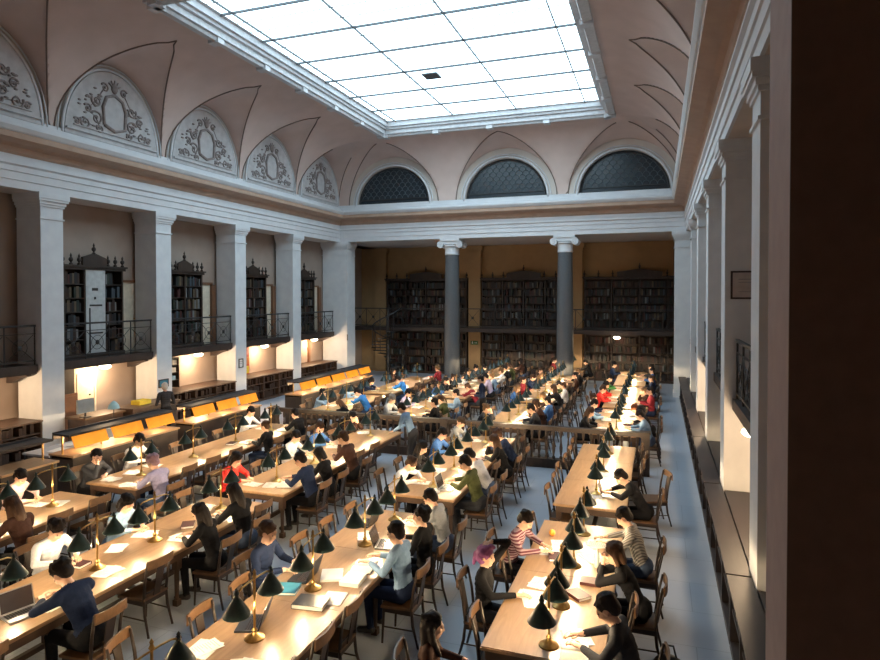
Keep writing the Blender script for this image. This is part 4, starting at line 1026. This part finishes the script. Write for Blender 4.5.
# row, side, y, pose, hair, hair colour, shirt, trousers, who, thing on table
PEOPLE = [
 ('A', 'R', 6.0, 'write', 'short', 'dark', 'dgrey', 'black', 'man in dark jacket reading at the near right end of the rightmost table', 'open', 1.05),
 ('A', 'R', 7.55, 'chin', 'bob', 'brown', 'black', 'black', 'woman in a long black coat bent over the rightmost table', 'closed', 1),
 ('A', 'R', 8.75, 'write', 'short', 'dark', 'plaid', 'jeans', 'man in pale grey checked shirt on the right side of the nearest rightmost table', 'paper', 1),
 ('A', 'R', 11.0, 'deep', 'short', 'dark', 'black', 'black', 'person in black bent low at the second rightmost table beside a white laptop', 'laps', 1),
 ('A', 'L', 7.0, 'over', 'scarf', 'scarf', 'black', 'dgrey', 'woman in purple headscarf and black top with one arm raised over her head', 'paper', .94),
 ('A', 'L', 8.3, 'write', 'short', 'dark', 'stripe', 'dgrey', 'man in striped dark red shirt on the left side of the rightmost table', 'paper', .98),
 ('A', 'R', 16.4, 'write', 'short', 'dark', 'lblue', 'jeans', 'person in grey blue shirt just beyond the balustrade, right side of rightmost row', 'paper', 1),
 ('A', 'R', 17.8, 'deep', 'bob', 'ginger', 'white', 'black', 'red-haired person in white shirt beyond the balustrade, rightmost row', 'paper', 1),
 ('A', 'L', 16.5, 'fem', 'long', 'brown', 'black', 'black', 'long-haired person in black just beyond the balustrade, left side of rightmost row', 'paper', 1),
 ('A', 'L', 17.7, 'write', 'short', 'dark', 'lblue', 'jeans', 'person in pale cyan shirt beyond the balustrade, left side of rightmost row', 'open', 1),
 ('A', 'L', 20.6, 'write', 'short', 'brown', 'red', 'black', 'person in bright red jumper at the second table beyond the balustrade, rightmost row', 'paper', 1),
 ('A', 'L', 21.7, 'fem', 'bob', 'dark', 'red', 'black', 'second person in red, farther from the balustrade, rightmost row', 'paper', 1),
 ('A', 'L', 23.4, 'write', 'short', 'dark', 'green', 'black', 'person in green top far down the rightmost row', 'paper', 1),
 ('A', 'R', 20.4, 'up', 'short', 'dark', 'dred', 'navy', 'person in dark red top on the right side of rightmost row beyond the balustrade', 'paper', 1),
 ('B', 'R', 7.05, 'type', 'short', 'dark', 'lblue', 'navy', 'man in pale blue shirt reading on the right side of the nearest central table', 'open', 1.03),
 ('B', 'R', 7.78, 'up', 'messy', 'dark', 'black', 'black', 'man in black shirt next to the man in pale blue, nearest central table', 'lapd', 1),
 ('B', 'R', 8.65, 'write', 'short', 'dark', 'lgrey', 'jeans', 'man in grey shirt at the far end of the nearest central table', 'paper', 1),
 ('B', 'R', 10.45, 'write', 'short', 'dark', 'olive', 'dgrey', 'man in olive green jacket at the second central table', 'laps', 1.05),
 ('B', 'R', 11.25, 'deep', 'short', 'dark', 'white', 'jeans', 'man in white shirt leaning over beside the man in olive green', 'paper', 1.05),
 ('B', 'R', 13.4, 'deep', 'messy', 'brown', 'navy', 'black', 'person in navy jumper just before the balustrade, second row from the right', 'paper', 1),
 ('B', 'R', 12.55, 'cheek', 'long', 'brown', 'black', 'black', 'person in black with brown long hair before the balustrade, second row from right', 'closed', 1),
 ('B', 'R', 16.4, 'write', 'short', 'dark', 'dgrey', 'black', 'dark-haired person in grey top just beyond the balustrade, second row from right', 'paper', 1),
 ('B', 'R', 17.2, 'cheek', 'bob', 'brown', 'brown', 'black', 'brown-haired person in brown coat beyond the balustrade, second row from right', 'paper', 1),
 ('B', 'L', 6.55, 'type', 'short', 'brown', 'navy', 'black', 'man in dark navy shirt typing on the left side of the nearest central table', 'lapd', 1.03),
 ('B', 'L', 10.6, 'deep', 'messy', 'brown', 'white', 'black', 'brown-haired person in white leaning on the left side of the second central table', 'paper', 1),
 ('B', 'L', 11.5, 'fem', 'long', 'dark', 'black', 'black', 'person in black with dark long hair, left side of the second central table', 'paper', 1),
 ('B', 'L', 14.1, 'write', 'cap', 'cap', 'grey', 'black', 'person in brown cap and grey top before the balustrade', 'paper', 1),
 ('B', 'L', 12.8, 'write', 'short', 'dark', 'blue', 'black', 'person in blue between the brown cap wearer and the woman in black', 'open', 1),
 ('C', 'R', 5.0, 'deep', 'messy', 'dark', 'navy', 'black', 'man in navy sweater seen from behind, leaning over the third table row', 'paper', 1.06),
 ('C', 'R', 7.05, 'fem', 'long', 'dark', 'black', 'black', 'woman in black with dark long hair seen from behind, third row from the right', 'paper', 1),
 ('C', 'R', 7.8, 'write', 'long', 'dark', 'black', 'jeans', 'person in black turned to the neighbour, far end of the nearest third-row table', 'paper', 1.03),
 ('C', 'R', 9.7, 'write', 'short', 'dark', 'navy', 'black', 'person in navy hoodie at the near end of the second third-row table', 'open', 1.05),
 ('C', 'R', 10.35, 'fem', 'bob', 'dark', 'black', 'black', 'person in black next to the navy hoodie, third row', 'paper', 1),
 ('C', 'R', 11.35, 'cheek', 'short', 'brown', 'brown', 'black', 'man in dark brown coat, third row, middle of the second table', 'paper', 1.08),
 ('C', 'L', 5.9, 'write', 'messy', 'dark', 'white', 'black', 'person in white shirt on the left side of the nearest third-row table', 'closed', 1),
 ('C', 'L', 7.0, 'fem', 'bob', 'dark', 'lblue', 'jeans', 'woman in pale blue sweater at the third table row', 'paper', 1),
 ('C', 'L', 9.5, 'fem', 'bob', 'dark', 'red', 'black', 'person in bright red sweater at the second third-row table', 'paper', 1.02),
 ('C', 'L', 11.5, 'write', 'short', 'dark', 'white', 'black', 'person in white top, left side of the second third-row table', 'paper', 1),
 ('C', 'L', 12.5, 'write', 'short', 'brown', 'blue', 'black', 'person in blue shirt on the left of the third row before the balustrade', 'paper', 1),
 ('C', 'R', 16.2, 'up', 'short', 'dark', 'black', 'black', 'dark-haired person in black right behind the balustrade, third row', 'paper', 1),
 ('C', 'L', 16.6, 'write', 'messy', 'grey', 'lgrey', 'black', 'person in grey with grey hair just beyond the balustrade, third row', 'paper', 1),
 ('C', 'L', 17.8, 'write', 'short', 'dark', 'lav', 'black', 'person in lilac top beyond the balustrade, third row', 'open', 1),
 ('C', 'R', 22.3, 'write', 'short', 'dark', 'lav', 'black', 'person in lilac shirt far down the third row, right side', 'paper', 1),
 ('D', 'R', 6.25, 'fem', 'long', 'brown', 'brown', 'black', 'person in dark brown coat with long brown hair seen from behind, leftmost row', 'paper', 1.05),
 ('D', 'R', 8.75, 'write', 'messy', 'pink', 'lav', 'jeans', 'person in lavender top with pale head covering at the leftmost row', 'paper', 1.03),
 ('D', 'L', 7.4, 'write', 'short', 'dark', 'pink', 'black', 'person in pink shirt at the left photo edge, leftmost row', 'paper', 1),
 ('D', 'L', 9.9, 'write', 'short', 'dark', 'white', 'navy', 'man in white shirt on the left side of the leftmost row', 'paper', 1.05),
 ('D', 'L', 8.9, 'cheek', 'short', 'dark', 'dgrey', 'black', 'dark-haired person in grey next to the man in white, leftmost row', 'paper', 1),
 ('D', 'L', 13.6, 'write', 'short', 'dark', 'white', 'black', 'person in white before the balustrade, leftmost row', 'paper', 1),
 ('D', 'R', 13.7, 'write', 'short', 'dark', 'black', 'black', 'person in black before the balustrade, leftmost row', 'open', 1),
 ('D', 'R', 17.6, 'deep', 'short', 'dark', 'bright', 'jeans', 'person in bright blue jacket beyond the balustrade, leftmost row, nearer one', 'paper', 1.05),
 ('D', 'R', 20.8, 'deep', 'short', 'dark', 'bright', 'jeans', 'person in bright blue jacket farther beyond the balustrade, leftmost row', 'paper', 1.05),
]
occ = {}
def seat_pos(row, side, y, out=0):
    sx = 1 if side == 'R' else -1
    return ROWX[row] + sx * (SEATX + out), y, (PI / 2 if side == 'R' else -PI / 2)
_SD = {'R': 'right side', 'L': 'left side'}
_RN = {'A': 'rightmost row', 'B': 'second row from right', 'C': 'third row from right', 'D': 'leftmost row'}
_TNs = ['nearest table', 'table before balustrade', 'first table past balustrade', 'second table past balustrade', 'farthest table']
rp_ = random.Random(21)
OUT = {('D', 'R', 6.25): .22, ('D', 'R', 8.75): .25, ('C', 'R', 5.0): .12, ('C', 'R', 7.05): .06}
for row, side, y, pose, hair, hc, sh_, tr, who, thing, sc in PEOPLE:
    x, yy, rz = seat_pos(row, side, y, OUT.get((row, side, y), 0))
    person(x, yy, rz + R(rp_.uniform(-6, 6)), pose, hair, hc, sh_, tr, who, sc=sc * 1.06, bare=False)
    occ.setdefault((row, side), []).append(y)
    sx = 1 if side == 'R' else -1
    lb = {'paper': 'white papers', 'open': 'open book', 'closed': 'closed book', 'lapd': 'dark open laptop', 'laps': 'pale open laptop'}[thing]
    short = who.split(',')[0]; short = ' '.join(short.split()[:11])
    put(thing, ROWX[row] + sx * (TW / 2 - (.27 if thing[:3] != 'lap' else .30)), y + .03, rz + R(rp_.uniform(-15, 15)), '%s before the %s' % (lb, short), 'papers and books before the readers')
BG = []
BLOCK = {('C', 'R'): [18.9, 13.75], ('B', 'L'): [18.9], ('B', 'R'): [29.35], ('A', 'L'): []}
# background readers past the balustrade
for row, tabs in TABS.items():
    for i, (a, b_) in enumerate(tabs):
        for side in 'RL':
            n = int((b_ - a - .3) / .72); kk = 0; kc = 0
            for s in range(n):
                y = a + .45 + (b_ - a - .9) * s / max(1, n - 1)
                near = min([abs(y - v) for v in occ.get((row, side), []) + BLOCK.get((row, side), [])] + [9])
                if near < .56: continue
                x, yy, rz = seat_pos(row, side, y)
                pfill = .62 if i >= 2 else (.22 if i == 1 and row != 'A' else 0)
                if row in 'A' and side == 'R' and i == 1: pfill = 0
                if rp_.random() < pfill:
                    c = rp_.choice(['black', 'black', 'black', 'navy', 'navy', 'dgrey', 'dgrey', 'brown', 'brown', 'grey', 'white', 'dred', 'blue', 'lblue', 'olive', 'black'])
                    hk = rp_.choice(['short', 'short', 'bob', 'long', 'messy', 'pony', 'bun']); hcx = rp_.choice(['dark', 'dark', 'brown', 'lbrown'])
                    po = person(x, y, rz + R(rp_.uniform(-10, 10)), rp_.choice(['write', 'deep', 'fem', 'cheek', 'up', 'type', 'chin']), hk, hcx, c, rp_.choice(['black', 'jeans', 'dgrey']),
                           'x', 'background readers', sc=rp_.uniform(.97, 1.05))
                    occ.setdefault((row, side), []).append(y); kk += 1; BG.append((po, row, i, side, y, {'dgrey': 'dark grey', 'lgrey': 'pale grey', 'dred': 'dark red', 'lblue': 'pale blue'}.get(c, c)))
                    if rp_.random() < .85:
                        sx = 1 if side == 'R' else -1
                        tk = rp_.choice(['paper', 'paper', 'open', 'closed']); po = put(tk, ROWX[row] + sx * .3, y, rz + R(rp_.uniform(-20, 20)), 'x', 'papers and books before the readers')
                        BG.append((po, row, i, side, y, {'paper': 'white papers', 'open': 'open book', 'closed': 'closed book'}[tk]))
for o, row, i, side, y, c in BG:
    a, b_ = TABS[row][i]; k = sorted(v for v in occ[row, side] if a - .3 < v < b_ + .3).index(y)
    if o['category'] == 'person': o['label'] = 'person in %s, %s reader, %s, %s, %s' % (c, ORD[k], TNs[i], RN[row], SD[side])
    else: o['label'] = '%s before %s reader, %s, %s, %s' % (c, ORD[k], TNs[i], RN[row], SD[side])
# chairs: one behind every reader and most of the free places
NC = {}
def chair(row, side, i, y, out, ang, who=None):
    x, yy, rz = seat_pos(row, side, y, out)
    P_chair.place((x, y, 0), rz + ang, None, None, 'wooden reading chairs')
CH = []
for row, tabs in TABS.items():
    for side in 'RL':
        for i, (a, b_) in enumerate(tabs):
            ys = [(v, True) for v in occ.get((row, side), []) if a - .3 < v < b_ + .3]
            n = int((b_ - a - .2) / .66)
            for s in range(n):
                y = a + .38 + (b_ - a - .76) * s / max(1, n - 1)
                if min([abs(y - v[0]) for v in ys] + [9]) > .5 and min([abs(y - v) for v in BLOCK.get((row, side), [])] + [9]) > .62 and rp_.random() < (1 if i < 2 else .88): ys.append((y, False))
            ys.sort()
            for k, (y, full) in enumerate(ys):
                out = OUT.get((row, side, y), 0) if full else rp_.choice([-.40, -.38, -.34, -.30]); an = 0 if full else R(rp_.uniform(-5, 5))
                if (row, side, i) == ('B', 'R', 0) and not full and 6.0 < y < 6.75: out = .21; an = R(-12)
                if (row, side, i) == ('A', 'R', 1) and not full and 11.4 < y < 12.2: out = .12; an = R(20)
                if (row, side, i) == ('B', 'L', 0) and not full and y < 4.8: out = -.05; an = R(15)
                x, yy, rz = seat_pos(row, side, y, out)
                o = P_chair.place((x, y, 0), rz + an, '%s chair, %s from near end, %s, %s, %s' % ('occupied' if full else 'empty', ORD[k], SD[side], TNs[i], RN[row]), 'chair', 'wooden reading chairs')
# special single chairs and standing people
person(-6.25, 19.0 - .3, R(160), 'stand', 'short', 'dark', 'navy', 'black', 'person in dark navy standing in front of the left granite column', sc=1.0) if False else None
person(-5.2, 18.9, R(100), 'stand', 'short', 'dark', 'navy', 'black', 'person in dark navy standing by the tables in front of the left granite column')
person(-13.35, 14.3, R(65), 'stand', 'short', 'white', 'dgrey', 'black', 'person in dark coat with pale hair standing at the counter on the left')
person(-5.5, 13.75, R(90), 'standlean', 'short', 'dark', 'lblue', 'dgrey', 'man in pale blue shirt standing at the third table row by the balustrade')
person(-2.95, 29.35, R(90), 'write', 'short', 'dark', 'black', 'black', 'person in black sitting at the far end by the right granite column')
P_chair.place((-2.95, 29.35, 0), R(90), 'occupied wooden chair at the far end by the right granite column', 'chair', 'wooden reading chairs')
person(-1.98, 5.33, R(-78), 'up', 'long', 'dark', 'brown', 'black', 'woman with long dark hair at the bottom edge, left of the rightmost table')
P_chair.place((-1.98, 5.33, 0), R(-78), 'occupied wooden chair under the long-haired woman at the bottom photo edge', 'chair', 'wooden reading chairs')
person(-11.95 + .0, 11.0, R(-90), 'stand', 'short', 'dark', 'black', 'black', 'hidden') if False else None

# things placed one by one
def block(name, x, y, rz, w, d, h, m, label, cat, inner=True):
    r = empty(name, (x, y, TZ), rz)
    q = MB(); q.box(-w / 2, w / 2, -d / 2, d / 2, 0, .004); q.box(-w / 2, w / 2, -d / 2, d / 2, h - .004, h); q.box(-w / 2, -w / 2 + .004, -d / 2, d / 2, .004, h - .004); q.build('cover', m, r)
    MB().box(-w / 2 + .004, w / 2 - .006, -d / 2 + .006, d / 2 - .006, .004, h - .004).build('page_block', M_paper, r)
    tag(r, label, cat); return r
put('laps', -6.42, 4.80, R(75), 'silver laptop with white keyboard at the lower left corner of the photo')
put('lapd', -4.0, 5.45, R(-70), 'dark open laptop beside the nearest brass lamp of the central table')
put('lapd', -4.15, 8.45, R(-90), 'dark laptop at the far end of the nearest central table, left side')
block('binder', -3.62, 6.02, R(8), .36, .26, .05, M_black, 'black ring binder on the nearest central table', 'binder')
block('folder', -4.1, 6.22, R(15), .34, .26, .03, M_teal, 'cyan folder on the nearest central table', 'folder')
block('notebook', -3.45, 6.22, R(10), .24, .3, .012, M_paper, 'white notepad on the nearest central table, right of the black binder', 'notebook')
block('book_stack', -3.44, 6.83 - .15, R(5), .24, .3, .05, M_paper, 'thick white book on the nearest central table before the man in pale blue', 'book')
block('folder', -3.75, 6.72, R(25), .26, .3, .03, M_pier, 'white folder beside the thick white book on the central table', 'folder')
for k, (x, y, a, t) in enumerate(((-3.6, 4.75, .3, 'near the bottom edge of the central table'), (-4.15, 4.9, -.2, 'at the left bottom of the central table'), (-6.9, 6.5, .4, 'in the middle of the nearest third-row table'), (-6.45, 5.9, .1, 'beside the lamp of the nearest third-row table'),
                                  (-6.9, 8.2, .2, 'at the far end of the nearest third-row table'), (-6.5, 4.3, .6, 'at the lower left photo edge'), (-1.3, 6.9, .2, 'on the left half of the rightmost table'), (-1.3, 7.35, -.4, 'beside the purple headscarf wearer'), (-1.25, 8.6, .1, 'before the man in the striped shirt, left one'),
                                  (-.8, 8.3, .5, 'in the middle of the rightmost table'), (-.75, 6.3, .15, 'under the nearest lamp of the rightmost table'), (-9.3, 7.6, .3, 'on the far end of the nearest leftmost table'), (-9.2, 6.6, -.3, 'at the left photo edge on the leftmost table'), (-9.6, 9.4, .1, 'at the near end of the second leftmost table'),
                                  (-3.7, 10.3, .2, 'at the near end of the second central table'), (-6.6, 9.6, .2, 'at the near end of the second third-row table'), (-3.9, 8.0, .2, 'between the lamps of the nearest central table'), (-1.0, 10.9, .2, 'at the near end of the second rightmost table'), (-.95, 12.3, .6, 'midway on the second rightmost table'))):
    put('paper', x, y, a, 'loose white papers ' + t, 'loose papers')
for k, (x, y, a, t) in enumerate(((-1.25, 8.15, .2, 'dark book beside the striped shirt reader'), (-.85, 7.2, .8, 'dark book near the black-coated woman'), (-9.3, 12.0, .2, 'dark book on the second leftmost table'), (-3.5, 9.0, .1, 'small book at the far end of the nearest central table'), (-6.6, 7.5, .6, 'dark book before the long-haired woman in black'))):
    put('closed', x, y, a, t)
r = empty('ball', (-1.28, 8.95, TZ)); 
o = MB().ell((0, 0, .045), .045, 12).build('orange_fruit', mat('orange peel', (.8, .3, .03), .5, scale=60, bump=.3), smooth=True); o.location = (-1.42, 8.9, TZ); bpy.data.objects.remove(r); tag(o, 'orange fruit on the table before the man in the striped shirt', 'fruit')
o = MB().lathe([(.03, 0), (.032, .12), (.03, .17), (.012, .2), (.012, .23), (0, .235)], n=12).build('water_bottle', mat('pale green plastic', (.5, .6, .55), .2), smooth='auto'); o.location = (-.72, 8.05, TZ); tag(o, 'small pale water bottle on the rightmost table under the lamp', 'bottle')
# coat hung on the chair, bag on the floor
r = MB(); r.ell((0, 0, .13), (.17, .1, .13), 12); r.path([(-.08, 0, .24), (-.05, 0, .36), (.05, 0, .36), (.08, 0, .24)], .012, 6); o = r.build('handbag', M_black, smooth=True); o.location = (.12, 7.25, 0); tag(o, 'black bag on the floor beside the black-coated woman', 'bag')

# ------------------------------------------------------------------ camera, world
yaw, pitch, roll = .33658, .0155, -.0005
c_, s_ = math.cos(yaw), math.sin(yaw)
fw = Vector((-s_ * math.cos(pitch), c_ * math.cos(pitch), -math.sin(pitch))); rt = Vector((c_, s_, 0)); up = rt.cross(fw)
rt2 = math.cos(roll) * rt + math.sin(roll) * up; up2 = -math.sin(roll) * rt + math.cos(roll) * up
cd = bpy.data.cameras.new('camera'); cd.sensor_width = 36; cd.lens = 625 / 880 * 36; cd.shift_y = (305.41 - 330) / 880; cd.clip_start = .05; cd.clip_end = 200
cam = bpy.data.objects.new('camera', cd); col.objects.link(cam)
Mx = Matrix((rt2, up2, -fw)).transposed().to_4x4(); Mx.translation = (0, 0, 4.2); cam.matrix_world = Mx
scn.camera = cam
wd = bpy.data.worlds.new('World'); scn.world = wd; wd.use_nodes = True
wd.node_tree.nodes['Background'].inputs['Color'].default_value = (.5, .65, .8, 1); wd.node_tree.nodes['Background'].inputs['Strength'].default_value = .3
scn.view_settings.view_transform = 'Standard'; scn.view_settings.look = 'None'; scn.view_settings.exposure = 0; scn.view_settings.gamma = 1
scn.cycles.use_denoising = True
scn.cycles.max_bounces = 6; scn.cycles.diffuse_bounces = 4; scn.cycles.glossy_bounces = 2
scn.cycles.caustics_reflective = False; scn.cycles.caustics_refractive = False
scn.cycles.sample_clamp_indirect = 4
